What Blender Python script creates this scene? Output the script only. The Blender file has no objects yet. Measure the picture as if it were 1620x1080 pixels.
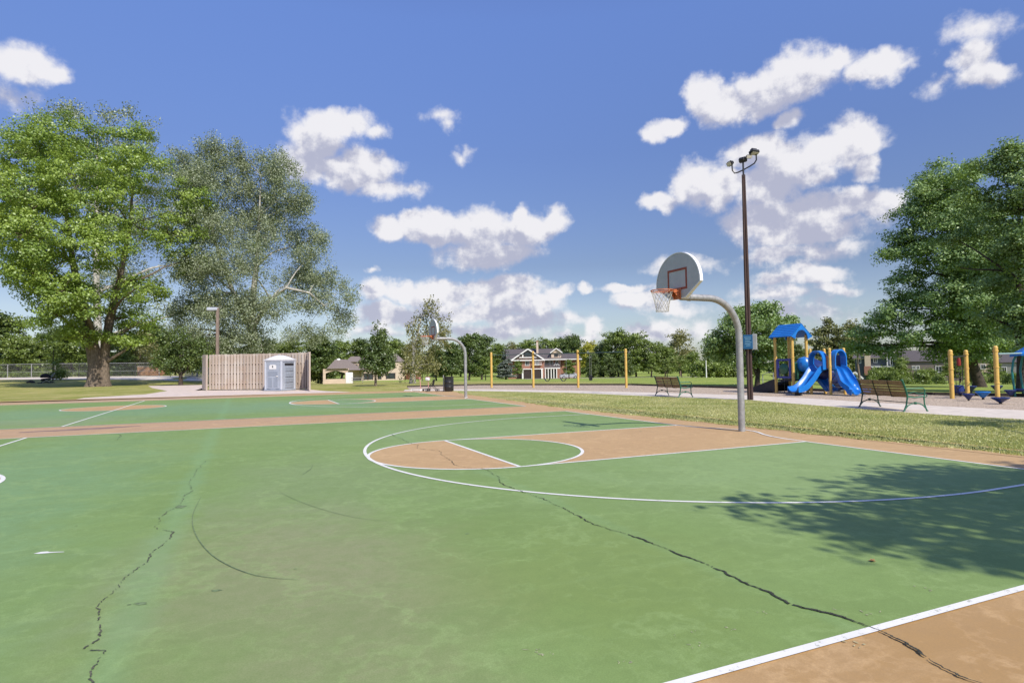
import bpy, math, random
import numpy as np
from mathutils import Vector, Matrix
random.seed(7)
R = math.radians
sc = bpy.context.scene
C = sc.collection
# ------------------------------------------------------------------ camera
CX, CY, CH, YAW, PITCH, F, ROLL = -9.5127, -10.0521, 1.4816, 1.155719, 0.040172, 969.05, -0.015168
fw = np.array([math.cos(YAW)*math.cos(PITCH), math.sin(YAW)*math.cos(PITCH), math.sin(PITCH)])
rt = np.array([math.sin(YAW), -math.cos(YAW), 0.0]); up = np.cross(rt, fw)
rt, up = rt*math.cos(ROLL)+up*math.sin(ROLL), up*math.cos(ROLL)-rt*math.sin(ROLL)
cam = bpy.data.objects.new('camera', bpy.data.cameras.new('camera')); C.objects.link(cam)
cam.data.lens = F/1620*36; cam.data.sensor_width = 36; cam.data.clip_start = .05; cam.data.clip_end = 6000
cam.matrix_world = Matrix(((rt[0], up[0], -fw[0], CX), (rt[1], up[1], -fw[1], CY), (rt[2], up[2], -fw[2], CH), (0, 0, 0, 1)))
sc.camera = cam
# ------------------------------------------------------------------ light and exposure
SUN_EL = R(44.0); SUN_AZ = math.atan2(-.99, .14)          # direction towards the sun, measured from +x
SUN = Vector((math.cos(SUN_AZ)*math.cos(SUN_EL), math.sin(SUN_AZ)*math.cos(SUN_EL), math.sin(SUN_EL)))
sun = bpy.data.objects.new('sun', bpy.data.lights.new('sun', 'SUN')); C.objects.link(sun)
sun.data.energy = 3.9; sun.data.angle = R(.5); sun.data.color = (1, .93, .82)
sun.rotation_euler = SUN.to_track_quat('Z', 'Y').to_euler()
sc.view_settings.view_transform = 'Standard'; sc.view_settings.look = 'None'
sc.view_settings.exposure = .40; sc.view_settings.gamma = 1
SKY_STRENGTH = .115

def ray(u, v): return fw + rt*(u-810)/F - up*(v-540)/F
def smooth(x): x = min(1, max(0, x)); return x*x*(3-2*x)
def lerp_tab(d, tab):
    for (a, b), (c, e) in zip(tab, tab[1:]):
        if d < c: return b+(e-b)*max(0, (d-a))/(c-a)
    return tab[-1][1]
def terrain(x, y):
    dx, dy = x-CX, y-CY; d = math.hypot(dx, dy); az = math.degrees(math.atan2(dy, dx))
    if d < 30 or az < -60 or az > 160: return 0.0
    zc = lerp_tab(d, [(0, 0), (56, 0), (90, -.64), (165, -2.0), (230, -2.4), (4000, -2.4)])
    zr = lerp_tab(d, [(0, 0), (36, 0), (60, -.8), (100, -1.95), (142, -3.2), (230, -3.4), (4000, -3.4)])
    zl = lerp_tab(d, [(0, 0), (80, 0), (110, .62), (130, .8), (230, .2), (300, -2.4), (4000, -2.4)])
    wr = smooth((47-az)/10); wl = smooth((az-88)/7)
    return zc*(1-wr-wl)+zr*wr+zl*wl
def at(u, v, z=0):
    d = ray(u, v); t = (z-CH)/d[2]; return (CX+d[0]*t, CY+d[1]*t)
def atd(u, depth):
    """ground point seen in column u at the given depth"""
    d = ray(u, 575); x, y = CX+d[0]*depth, CY+d[1]*depth
    return Vector((x, y, terrain(x, y)))
def facing(p):                                              # rotation that turns local -y towards the viewpoint
    return math.atan2(CY-p[1], CX-p[0])+math.pi/2

# ------------------------------------------------------------------ materials
def new_mat(name):
    m = bpy.data.materials.new(name); m.use_nodes = True; nt = m.node_tree
    return m, nt, nt.nodes['Principled BSDF']
def N(nt, t, **k):
    n = nt.nodes.new(t)
    for a, b in k.items():
        if a.startswith('i_'): n.inputs[a[2:].replace('_', ' ')].default_value = b
        else: setattr(n, a, b)
    return n
def noise(nt, co, scale, detail=4, rough=.6):
    n = N(nt, 'ShaderNodeTexNoise'); n.inputs['Scale'].default_value = scale; n.inputs['Detail'].default_value = detail
    n.inputs['Roughness'].default_value = rough
    if co is not None: nt.links.new(co, n.inputs['Vector'])
    return n.outputs['Fac']
def mix(nt, fac, a, b, mode='MIX'):
    n = nt.nodes.new('ShaderNodeMix'); n.data_type = 'RGBA'; n.blend_type = mode
    for s, val in ((n.inputs[0], fac), (n.inputs[6], a), (n.inputs[7], b)):
        if hasattr(val, 'links'): nt.links.new(val, s)
        elif isinstance(val, (int, float)): s.default_value = val
        else: s.default_value = (*val, 1) if len(val) == 3 else val
    return n.outputs[2]
def mth(nt, op, a, b=0, c=0, clamp=False):
    n = nt.nodes.new('ShaderNodeMath'); n.operation = op; n.use_clamp = clamp
    for s, val in zip(n.inputs, (a, b, c)):
        if hasattr(val, 'links'): nt.links.new(val, s)
        else: s.default_value = val
    return n.outputs[0]
def ramp(nt, fac, lo, hi):                                  # smooth step of fac between lo and hi
    n = nt.nodes.new('ShaderNodeMapRange'); n.interpolation_type = 'SMOOTHSTEP'
    nt.links.new(fac, n.inputs[0]); n.inputs[1].default_value = lo; n.inputs[2].default_value = hi
    return n.outputs[0]
def bump(nt, bs, h, strength=.3, dist=.02):
    b = N(nt, 'ShaderNodeBump'); b.inputs['Strength'].default_value = strength; b.inputs['Distance'].default_value = dist
    nt.links.new(h, b.inputs['Height']); nt.links.new(b.outputs[0], bs.inputs['Normal'])
def mat(name, col, rough=.6, metal=0, var=.25, scale=6, bmp=0, spec=None, stretch=None):
    m, nt, bs = new_mat(name)
    co = N(nt, 'ShaderNodeTexCoord').outputs['Object']
    if stretch:
        mp = N(nt, 'ShaderNodeMapping'); mp.inputs['Scale'].default_value = stretch; nt.links.new(co, mp.inputs[0]); co = mp.outputs[0]
    f = noise(nt, co, scale, 5)
    nt.links.new(mix(nt, ramp(nt, f, .3, .7), [c*(1-var) for c in col], [min(1, c*(1+var)) for c in col]), bs.inputs['Base Color'])
    bs.inputs['Roughness'].default_value = rough; bs.inputs['Metallic'].default_value = metal
    if spec is not None: bs.inputs['Specular IOR Level'].default_value = spec
    if bmp: bump(nt, bs, f, bmp, .02)
    return m
def leaf_mat(name, dark, light, back=None, trans=.3):
    m, nt, bs = new_mat(name); nt.nodes.remove(bs)
    a = N(nt, 'ShaderNodeAttribute', attribute_name='tint')
    col = mix(nt, a.outputs['Fac'], dark, light)
    if back:
        g = N(nt, 'ShaderNodeNewGeometry'); col = mix(nt, mth(nt, 'MULTIPLY', g.outputs['Backfacing'], .8), col, back)
    d = N(nt, 'ShaderNodeBsdfDiffuse'); t = N(nt, 'ShaderNodeBsdfTranslucent'); s = N(nt, 'ShaderNodeMixShader'); s.inputs[0].default_value = trans
    gl = N(nt, 'ShaderNodeBsdfGlossy'); gl.inputs['Roughness'].default_value = .45; gl.inputs['Color'].default_value = (.7, .75, .7, 1)
    s2 = N(nt, 'ShaderNodeMixShader'); s2.inputs[0].default_value = .06
    nt.links.new(col, d.inputs[0]); nt.links.new(mix(nt, .35, col, (.35, .45, .05)), t.inputs[0])
    nt.links.new(d.outputs[0], s.inputs[1]); nt.links.new(t.outputs[0], s.inputs[2])
    nt.links.new(s.outputs[0], s2.inputs[1]); nt.links.new(gl.outputs[0], s2.inputs[2])
    nt.links.new(s2.outputs[0], nt.nodes['Material Output'].inputs[0])
    return m
M = {}
def build_ground_mats():
    # lawn
    m, nt, bs = new_mat('lawn'); pos = N(nt, 'ShaderNodeNewGeometry').outputs['Position']
    n1 = noise(nt, pos, .22, 5, .6); n2 = noise(nt, pos, 3.5, 6, .75)
    mp = N(nt, 'ShaderNodeMapping'); mp.inputs['Scale'].default_value = (1, .35, 1); nt.links.new(pos, mp.inputs[0])
    n3 = noise(nt, mp.outputs[0], 1.1, 5, .7); n4 = noise(nt, pos, 30, 4, .8)
    c = mix(nt, ramp(nt, n1, .35, .65), (.25, .275, .06), (.40, .37, .12))
    c = mix(nt, mth(nt, 'MULTIPLY', ramp(nt, n3, .45, .7), .7), c, (.50, .43, .19))
    # watered greener grass beyond the playground, x > 18
    sx = N(nt, 'ShaderNodeSeparateXYZ'); nt.links.new(pos, sx.inputs[0])
    far = mth(nt, 'MULTIPLY', ramp(nt, mth(nt, 'ADD', sx.outputs[0], mth(nt, 'MULTIPLY', n1, 6)), 18, 24), .8)
    c = mix(nt, far, c, mix(nt, ramp(nt, n3, .35, .65), (.18, .30, .045), (.32, .38, .08)))
    c = mix(nt, mth(nt, 'MULTIPLY', ramp(nt, n2, .35, .7), .5), c, mix(nt, .5, c, (.09, .11, .03)))
    c = mix(nt, mth(nt, 'MULTIPLY', ramp(nt, n4, .5, .75), .3), c, (.46, .42, .22))
    nt.links.new(c, bs.inputs['Base Color']); bs.inputs['Roughness'].default_value = .95; bs.inputs['Specular IOR Level'].default_value = .1
    bump(nt, bs, mth(nt, 'ADD', n2, n4), .8, .05); M['lawn'] = m
    # court paint
    def paint(name, a, b, worn=None, extra=None, r=.75):
        m, nt, bs = new_mat(name); pos = N(nt, 'ShaderNodeNewGeometry').outputs['Position']
        big = noise(nt, pos, .16, 4, .55); mid = noise(nt, pos, .9, 5, .65); fine = noise(nt, pos, 120, 3, .75); grit = noise(nt, pos, 7, 6, .75)
        c = mix(nt, ramp(nt, big, .38, .62), a, b)
        c = mix(nt, mth(nt, 'MULTIPLY', ramp(nt, mid, .4, .7), .38), c, [x*1.12+.01 for x in a])
        if worn:
            for (x, y, rx, ry, col, st) in worn:
                mp = N(nt, 'ShaderNodeMapping'); mp.vector_type = 'TEXTURE'
                mp.inputs['Location'].default_value = (x, y, 0); mp.inputs['Scale'].default_value = (rx, ry, 1000)
                nt.links.new(pos, mp.inputs[0])
                ln = N(nt, 'ShaderNodeVectorMath', operation='LENGTH'); nt.links.new(mp.outputs[0], ln.inputs[0])
                dd = mth(nt, 'ADD', ln.outputs['Value'], mth(nt, 'MULTIPLY', mth(nt, 'SUBTRACT', mid, .5), 1.3))
                c = mix(nt, mth(nt, 'MULTIPLY', mth(nt, 'SUBTRACT', 1, ramp(nt, dd, .2, 1.1)), st), c, col)
        # long pale sweeps where the paint was rolled thinner
        mp = N(nt, 'ShaderNodeMapping'); mp.inputs['Scale'].default_value = (.25, 1.6, 1); mp.inputs['Rotation'].default_value = (0, 0, .25); nt.links.new(pos, mp.inputs[0])
        c = mix(nt, mth(nt, 'MULTIPLY', ramp(nt, noise(nt, mp.outputs[0], 1.1, 6, .75), .52, .72), .38), c, [x*1.25+.02 for x in b])
        # scuffs: small bare spots and dark specks
        c = mix(nt, mth(nt, 'MULTIPLY', ramp(nt, noise(nt, pos, 4.2, 7, .72), .70, .76), .5), c, (.42, .40, .28))
        c = mix(nt, mth(nt, 'MULTIPLY', mth(nt, 'SUBTRACT', 1, ramp(nt, noise(nt, pos, 6.5, 8, .8), .265, .30)), .55), c, (.09, .11, .05))
        for sc3, st3 in ((.55, .30), (1.5, .18)):                # tide marks left by puddles
            nn = noise(nt, pos, sc3, 6, .62); c = mix(nt, mth(nt, 'MULTIPLY', mth(nt, 'SUBTRACT', 1, ramp(nt, mth(nt, 'ABSOLUTE', mth(nt, 'SUBTRACT', nn, .52)), .0, .022)), st3), c, [x*1.3+.03 for x in b])
            c = mix(nt, mth(nt, 'MULTIPLY', ramp(nt, nn, .50, .56), .13), c, [x*.78+.01 for x in a])
        c = mix(nt, mth(nt, 'MULTIPLY', ramp(nt, grit, .35, .7), .30), c, [x*.72 for x in a])
        c = mix(nt, mth(nt, 'MULTIPLY', ramp(nt, fine, .38, .62), .34), c, [x*.6 for x in a])
        if extra: c = extra(nt, pos, c, mid)
        nt.links.new(c, bs.inputs['Base Color']); bs.inputs['Roughness'].default_value = r; bs.inputs['Specular IOR Level'].default_value = .25
        bump(nt, bs, mth(nt, 'ADD', fine, mth(nt, 'MULTIPLY', grit, .5)), .25, .004)
        M[name] = m
    def seams(nt, pos, c, mid):
        sx = N(nt, 'ShaderNodeSeparateXYZ'); nt.links.new(pos, sx.inputs[0])
        for x0, w, st in ((-10.12, .22, .32), (-6.42, .13, .15)):
            d = mth(nt, 'ABSOLUTE', mth(nt, 'ADD', sx.outputs[0], -x0)); d = mth(nt, 'ADD', d, mth(nt, 'MULTIPLY', mth(nt, 'SUBTRACT', mid, .5), .45))
            c = mix(nt, mth(nt, 'MULTIPLY', mth(nt, 'SUBTRACT', 1, ramp(nt, d, 0, w)), st), c, (.20, .345, .165))
        return c
    brown = (.285, .275, .155)
    paint('court_green', (.192, .288, .084), (.226, .318, .106),
          [(-9.1, -5.2, 1.6, 3.4, brown, .80), (-8.6, -1.5, 1.9, 3.4, (.245, .31, .15), .6), (-7.2, -6.2, 1.5, 2.2, (.20, .27, .07), .6),
           (-12.5, 0, 2.6, 9, (.19, .325, .16), .75), (-12, 17, 14, 6, (.19, .315, .185), .8), (-2, -3.5, 5, 3.6, (.275, .385, .165), .75), (-4, 3.5, 5, 3, (.25, .36, .16), .6), (-15, 12.5, 4, 2.2, (.27, .31, .20), .5),
           (-11.6, -6.2, 1.1, 1.3, (.21, .33, .16), .5)], seams)
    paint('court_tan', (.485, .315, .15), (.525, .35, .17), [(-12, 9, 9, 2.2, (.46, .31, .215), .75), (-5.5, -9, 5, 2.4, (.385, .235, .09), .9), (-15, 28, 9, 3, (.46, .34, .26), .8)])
    # white line paint with wear
    m, nt, bs = new_mat('line_paint'); pos = N(nt, 'ShaderNodeNewGeometry').outputs['Position']
    c = mix(nt, ramp(nt, noise(nt, pos, 22, 6, .75), .56, .66), (.74, .73, .68), (.40, .41, .33))
    c = mix(nt, mth(nt, 'MULTIPLY', ramp(nt, noise(nt, pos, 2.0, 4), .5, .7), .25), c, (.55, .53, .47))
    nt.links.new(c, bs.inputs['Base Color']); bs.inputs['Roughness'].default_value = .7; M['line'] = m
    M['edge_dark'] = mat('crack_filler', (.035, .037, .025), .95, var=.5, scale=40)
    M['rubber_mark'] = mat('rubber_mark', (.135, .19, .085), .9, var=.35, scale=30)
    M['concrete'] = mat('concrete_path', (.60, .53, .44), .9, var=.12, scale=3, bmp=.2)
    M['apron'] = mat('apron_concrete', (.60, .50, .42), .9, var=.12, scale=2)
    # wood chips
    m, nt, bs = new_mat('wood_chips'); pos = N(nt, 'ShaderNodeNewGeometry').outputs['Position']
    v = N(nt, 'ShaderNodeTexVoronoi'); v.inputs['Scale'].default_value = 24; v.inputs['Randomness'].default_value = 1; nt.links.new(pos, v.inputs['Vector'])
    sp = N(nt, 'ShaderNodeSeparateColor'); nt.links.new(v.outputs['Color'], sp.inputs[0])
    c = mix(nt, sp.outputs[0], (.30, .22, .145), (.66, .54, .40))
    c = mix(nt, mth(nt, 'MULTIPLY', ramp(nt, noise(nt, pos, .6, 5, .7), .55, .7), .5), c, (.20, .15, .11))
    c = mix(nt, mth(nt, 'MULTIPLY', noise(nt, pos, 3, 5), .4), c, (.42, .34, .27))
    nt.links.new(c, bs.inputs['Base Color']); bs.inputs['Roughness'].default_value = .95
    bump(nt, bs, v.outputs['Distance'], .8, .04); M['chips'] = m
build_ground_mats()
M['galv'] = mat('galvanised_steel', (.33, .33, .325), .55, .35, .18, 9)
M['board'] = mat('painted_aluminium_board', (.43, .44, .445), .5, .0, .05, 5)
M['board_edge'] = mat('board_rim_white', (.78, .78, .78), .5, 0, .05)
M['orange'] = mat('orange_paint', (.50, .15, .06), .5, 0, .15, 20)
M['red_line'] = mat('red_target_paint', (.28, .06, .03), .6, 0, .15, 12)
M['net'] = mat('net_cord', (.45, .43, .37), .9, 0, .2, 20)
M['rust_pole'] = mat('weathered_brown_steel', (.052, .028, .022), .7, .1, .4, 5, stretch=(6, 6, .4))
M['black'] = mat('black_enamel', (.018, .018, .020), .4, 0, .3, 8)
M['black_soft'] = mat('black_fabric', (.016, .014, .016), .9, 0, .4, 12)
M['lens'] = mat('lamp_glass', (.55, .52, .45), .25, 0, .1)
M['sign_blue'] = mat('sign_blue', (.015, .10, .22), .5, 0, .1)
M['sign_text'] = mat('sign_lettering', (.22, .42, .55), .6, 0, .1)
M['grey_box'] = mat('grey_box_paint', (.30, .31, .31), .6, 0, .1)
M['fence_wood'] = None
def wood_plank(name, cols, sc_=1.0):
    m, nt, bs = new_mat(name); co = N(nt, 'ShaderNodeTexCoord').outputs['Object']
    a = N(nt, 'ShaderNodeAttribute', attribute_name='tint')
    mp = N(nt, 'ShaderNodeMapping'); mp.inputs['Scale'].default_value = (7*sc_, 7*sc_, .5*sc_); nt.links.new(co, mp.inputs[0])
    g = noise(nt, mp.outputs[0], 3, 6, .7); blot = noise(nt, co, 1.1, 4)
    c = mix(nt, a.outputs['Fac'], cols[0], cols[1]); c = mix(nt, ramp(nt, g, .45, .7), c, cols[2])
    c = mix(nt, mth(nt, 'MULTIPLY', ramp(nt, blot, .45, .65), .5), c, cols[3])
    nt.links.new(c, bs.inputs['Base Color']); bs.inputs['Roughness'].default_value = .9; bump(nt, bs, g, .5, .01); return m
M['fence_wood'] = wood_plank('weathered_cedar', [(.35, .275, .22), (.60, .52, .44), (.47, .43, .39), (.43, .32, .24)])
M['bench_wood'] = mat('bench_slat_wood', (.30, .165, .075), .6, 0, .35, 3, stretch=(8, 8, 8))
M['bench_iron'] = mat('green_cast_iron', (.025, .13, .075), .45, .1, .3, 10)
M['bench_iron_shaded'] = mat('shaded_green_cast_iron', (.035, .07, .055), .5, .1, .3, 10)  # darker copy of the bench green, shade put into its colour
M['yellow'] = mat('yellow_powder_coat', (.62, .40, .10), .45, 0, .1, 4)
M['blue'] = mat('blue_moulded_plastic', (.012, .16, .52), .3, 0, .12, 3)
M['deep_blue'] = mat('deep_blue_plastic', (.012, .03, .15), .35, 0, .2, 4)
M['purple'] = mat('violet_blue_steel', (.04, .05, .26), .4, 0, .1)
M['deck'] = mat('black_coated_deck', (.025, .022, .028), .6, 0, .3, 8)
M['teal'] = mat('teal_steel', (.02, .19, .17), .4, 0, .1)
M['beam'] = mat('dark_grey_green_steel', (.05, .09, .085), .5, .3, .1)
M['pale_teal'] = mat('pale_teal_steel', (.30, .44, .43), .4, 0, .1)
M['panel_green'] = mat('green_panel', (.03, .11, .06), .4, 0, .1)
M['red_plastic'] = mat('dark_red_plastic', (.22, .015, .015), .4, 0, .1)
M['orange_plastic'] = mat('orange_panel', (.55, .18, .04), .4, 0, .1)
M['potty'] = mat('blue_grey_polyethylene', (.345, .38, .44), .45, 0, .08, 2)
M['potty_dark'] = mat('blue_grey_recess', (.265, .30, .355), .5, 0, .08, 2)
M['potty_trim'] = mat('pale_grey_frame', (.46, .49, .55), .45, 0, .06, 2)
M['potty_roof'] = mat('white_translucent_roof', (.78, .78, .80), .4, 0, .04, 2)
M['white'] = mat('white_paint', (.76, .75, .73), .5, 0, .05)
M['pink'] = mat('pink_plastic', (.60, .30, .27), .5, 0, .1)
M['bark'] = mat('grey_brown_bark', (.155, .12, .09), .95, 0, .55, 5, .9, stretch=(5, 5, .7))
M['bark_pale'] = mat('pale_poplar_bark', (.40, .38, .33), .9, 0, .35, 3, .4)
M['bark_dark'] = mat('dark_bark', (.055, .042, .032), .95, 0, .4, 5, .6)
def brick_mat():
    m, nt, bs = new_mat('red_brick'); co = N(nt, 'ShaderNodeTexCoord').outputs['Object']
    mp = N(nt, 'ShaderNodeMapping'); mp.inputs['Rotation'].default_value = (R(90), 0, 0); nt.links.new(co, mp.inputs[0])
    b = N(nt, 'ShaderNodeTexBrick'); b.inputs['Scale'].default_value = 3; nt.links.new(mp.outputs[0], b.inputs['Vector'])
    b.inputs['Color1'].default_value = (.31, .115, .07, 1); b.inputs['Color2'].default_value = (.23, .085, .055, 1); b.inputs['Mortar'].default_value = (.42, .33, .27, 1)
    nt.links.new(b.outputs['Color'], bs.inputs['Base Color']); bs.inputs['Roughness'].default_value = .9; return m
M['brick'] = brick_mat()
M['roof_grey'] = mat('grey_shingle', (.095, .083, .083), .9, 0, .25, 8)
M['roof_brown'] = mat('brown_grey_shingle', (.20, .165, .145), .9, 0, .2, 8)
M['stucco'] = mat('tan_stucco', (.56, .45, .35), .9, 0, .06, 2)
M['siding_dark'] = mat('slate_blue_siding', (.075, .088, .11), .8, 0, .1, 3)
M['siding_brown'] = mat('taupe_siding', (.19, .155, .135), .8, 0, .1, 3)
M['siding_beige'] = mat('beige_siding', (.50, .40, .30), .8, 0, .06, 3)
M['siding_grey'] = mat('light_grey_siding', (.30, .29, .275), .8, 0, .06, 3)
M['glass'] = mat('window_glass', (.03, .035, .045), .12, 0, .4, 1, spec=.8)
M['dark_opening'] = mat('dark_garage_door', (.035, .022, .020), .6, 0, .2)
M['car'] = mat('silver_car_paint', (.42, .44, .46), .3, .4, .05)
M['timber_edge'] = mat('dark_timber_edging', (.05, .04, .03), .9, 0, .4, 5)
M['maple'] = leaf_mat('maple_leaves', (.11, .20, .03), (.40, .52, .09), trans=.38)
M['maple_dark'] = leaf_mat('norway_maple_leaves', (.05, .125, .022), (.31, .45, .085), back=(.24, .35, .13), trans=.28)
M['poplar'] = leaf_mat('silver_poplar_leaves', (.12, .165, .07), (.26, .31, .15), back=(.31, .35, .23), trans=.22)
M['tree_a'] = leaf_mat('mid_green_leaves', (.085, .135, .025), (.24, .31, .055), trans=.25)
M['tree_b'] = leaf_mat('dark_green_leaves', (.04, .08, .02), (.15, .20, .045), trans=.2)
M['tree_y'] = leaf_mat('yellow_green_leaves', (.28, .29, .03), (.5, .47, .05), trans=.25)
M['birch'] = leaf_mat('birch_leaves', (.11, .13, .03), (.33, .30, .12), trans=.2)
M['spruce'] = leaf_mat('blue_spruce_needles', (.07, .09, .075), (.22, .25, .21), trans=.05)
M['conifer'] = leaf_mat('olive_needles', (.08, .10, .03), (.25, .25, .09), trans=.1)
M['grass_blade'] = leaf_mat('grass_blades', (.40, .44, .12), (.72, .67, .32), trans=.45)

# ------------------------------------------------------------------ mesh helpers
class MB:
    def __init__(s): s.v = []; s.f = []; s.t = []; s.tint = 0.5
    def add(s, vs, fs, tint=None):
        n = len(s.v); s.v += [tuple(p) for p in vs]; s.f += [tuple(i+n for i in f) for f in fs]; s.t += [s.tint if tint is None else tint]*len(fs)
    def box(s, c, d, rz=0, bev=0, tint=None, rx=0, ry=0):
        hx, hy, hz = d[0]/2, d[1]/2, d[2]/2
        if bev:
            b = min(bev, hx*.9, hy*.9, hz*.9); pts = []
            for sx in (-1, 1):
                for sy in (-1, 1):
                    for sz in (-1, 1):
                        pts += [(sx*(hx-b), sy*(hy-b), sz*hz), (sx*(hx-b), sy*hy, sz*(hz-b)), (sx*hx, sy*(hy-b), sz*(hz-b))]
            import bmesh
            bm = bmesh.new()
            for p in pts: bm.verts.new(p)
            bmesh.ops.convex_hull(bm, input=list(bm.verts)); bm.verts.index_update()
            vs = [v.co.copy() for v in bm.verts]; fs = [[v.index for v in f.verts] for f in bm.faces]; bm.free()
        else:
            vs = [Vector((x, y, z)) for x in (-hx, hx) for y in (-hy, hy) for z in (-hz, hz)]
            fs = [(0, 1, 3, 2), (4, 6, 7, 5), (0, 4, 5, 1), (2, 3, 7, 6), (0, 2, 6, 4), (1, 5, 7, 3)]
        m = Matrix.Translation(c) @ Matrix.Rotation(rz, 4, 'Z') @ Matrix.Rotation(ry, 4, 'Y') @ Matrix.Rotation(rx, 4, 'X')
        s.add([m @ Vector(p) for p in vs], fs, tint)
        return s
    def tube(s, path, rad, seg=10, cap=True, flat=1.0, close=False):
        P = [Vector(p) for p in path]; n = len(P)
        if isinstance(rad, (int, float)): rad = [rad]*n
        vs = []; ref = None
        for i in range(n):
            if close: t = P[(i+1) % n]-P[i-1]
            else: t = P[min(i+1, n-1)]-P[max(i-1, 0)]
            if t.length < 1e-9: t = Vector((0, 0, 1))
            t.normalize()
            if ref is None: ref = Vector((0, 0, 1)) if abs(t.z) < .9 else Vector((1, 0, 0))
            a = (ref-t*ref.dot(t))
            if a.length < 1e-5: a = t.orthogonal()
            a.normalize(); ref = a; b = t.cross(a)
            for k in range(seg):
                th = 2*math.pi*k/seg; vs.append(P[i]+a*(math.cos(th)*rad[i])+b*(math.sin(th)*rad[i]*flat))
        fs = []
        for i in range(n if close else n-1):
            for k in range(seg):
                a0 = i*seg+k; a1 = i*seg+(k+1) % seg; j = ((i+1) % n)*seg
                fs.append((a0, a1, j+(k+1) % seg, j+k))
        if cap and not close: fs += [tuple(reversed(range(seg))), tuple((n-1)*seg+k for k in range(seg))]
        s.add(vs, fs); return s
    def lathe(s, c, prof, seg=20, sx=1, sy=1):
        vs = [(c[0]+r*math.cos(2*math.pi*k/seg)*sx, c[1]+r*math.sin(2*math.pi*k/seg)*sy, c[2]+z) for r, z in prof for k in range(seg)]
        fs = [(i*seg+k, i*seg+(k+1) % seg, (i+1)*seg+(k+1) % seg, (i+1)*seg+k) for i in range(len(prof)-1) for k in range(seg)]
        fs += [tuple(reversed(range(seg))), tuple((len(prof)-1)*seg+k for k in range(seg))]
        s.add(vs, fs); return s
    def prism(s, poly, d, o=(0, 0, 0), ax='y', rz=0):
        """polygon in the local x-z plane extruded along y (centred) -- or in x-y extruded along z for ax='z'"""
        n = len(poly); vs = []
        for k in (-.5, .5):
            for a, b in poly: vs.append(Vector((a, k*d, b)) if ax == 'y' else (Vector((a, b, k*d)) if ax == 'z' else Vector((k*d, a, b))))
        m = Matrix.Translation(o) @ Matrix.Rotation(rz, 4, 'Z')
        s.add([m @ p for p in vs], [tuple(range(n)), tuple(reversed(range(n, 2*n)))]+[(i, i+n, (i+1) % n+n, (i+1) % n) for i in range(n)]); return s
    def mesh(s, name, m, smooth_=False):
        me = bpy.data.meshes.new(name); me.from_pydata(s.v, [], s.f)
        import bmesh
        bm = bmesh.new(); bm.from_mesh(me); bmesh.ops.recalc_face_normals(bm, faces=bm.faces); bm.to_mesh(me); bm.free()
        me.materials.append(m)
        at_ = me.attributes.new('tint', 'FLOAT', 'FACE'); at_.data.foreach_set('value', np.array(s.t, dtype=np.float32))
        if smooth_:
            me.polygons.foreach_set('use_smooth', [True]*len(me.polygons))
            try: me.set_sharp_from_angle(angle=R(38))
            except Exception: pass
        me.update(); return me
    def build(s, name, m, parent=None, smooth_=False, label=None):
        o = bpy.data.objects.new(name, s.mesh(name, m, smooth_)); C.objects.link(o)
        if parent: o.parent = parent
        if label: o['label'] = label
        return o
def tag(o, label=None, cat=None, group=None, kind=None):
    if label: o['label'] = label
    if cat: o['category'] = cat
    if group: o['group'] = group
    if kind: o['kind'] = kind
    return o
def empty(name, loc, label, cat, group=None, rz=0):
    o = bpy.data.objects.new(name, None); C.objects.link(o); o.location = loc; o.rotation_euler = (0, 0, rz); o.empty_display_size = .3
    return tag(o, label, cat, group)
def copy_thing(root, loc=None, rz=None, scale=None, label=None, group=None):
    r = root.copy(); C.objects.link(r)
    if loc is not None: r.location = loc
    if rz is not None: r.rotation_euler = (0, 0, rz)
    if scale is not None: r.scale = scale if not isinstance(scale, (int, float)) else (scale,)*3
    if label: r['label'] = label
    if group: r['group'] = group
    for ch in list(root.children):
        c = ch.copy(); C.objects.link(c); c.parent = r
        for g in list(ch.children):
            d = g.copy(); C.objects.link(d); d.parent = c
    return r

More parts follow.
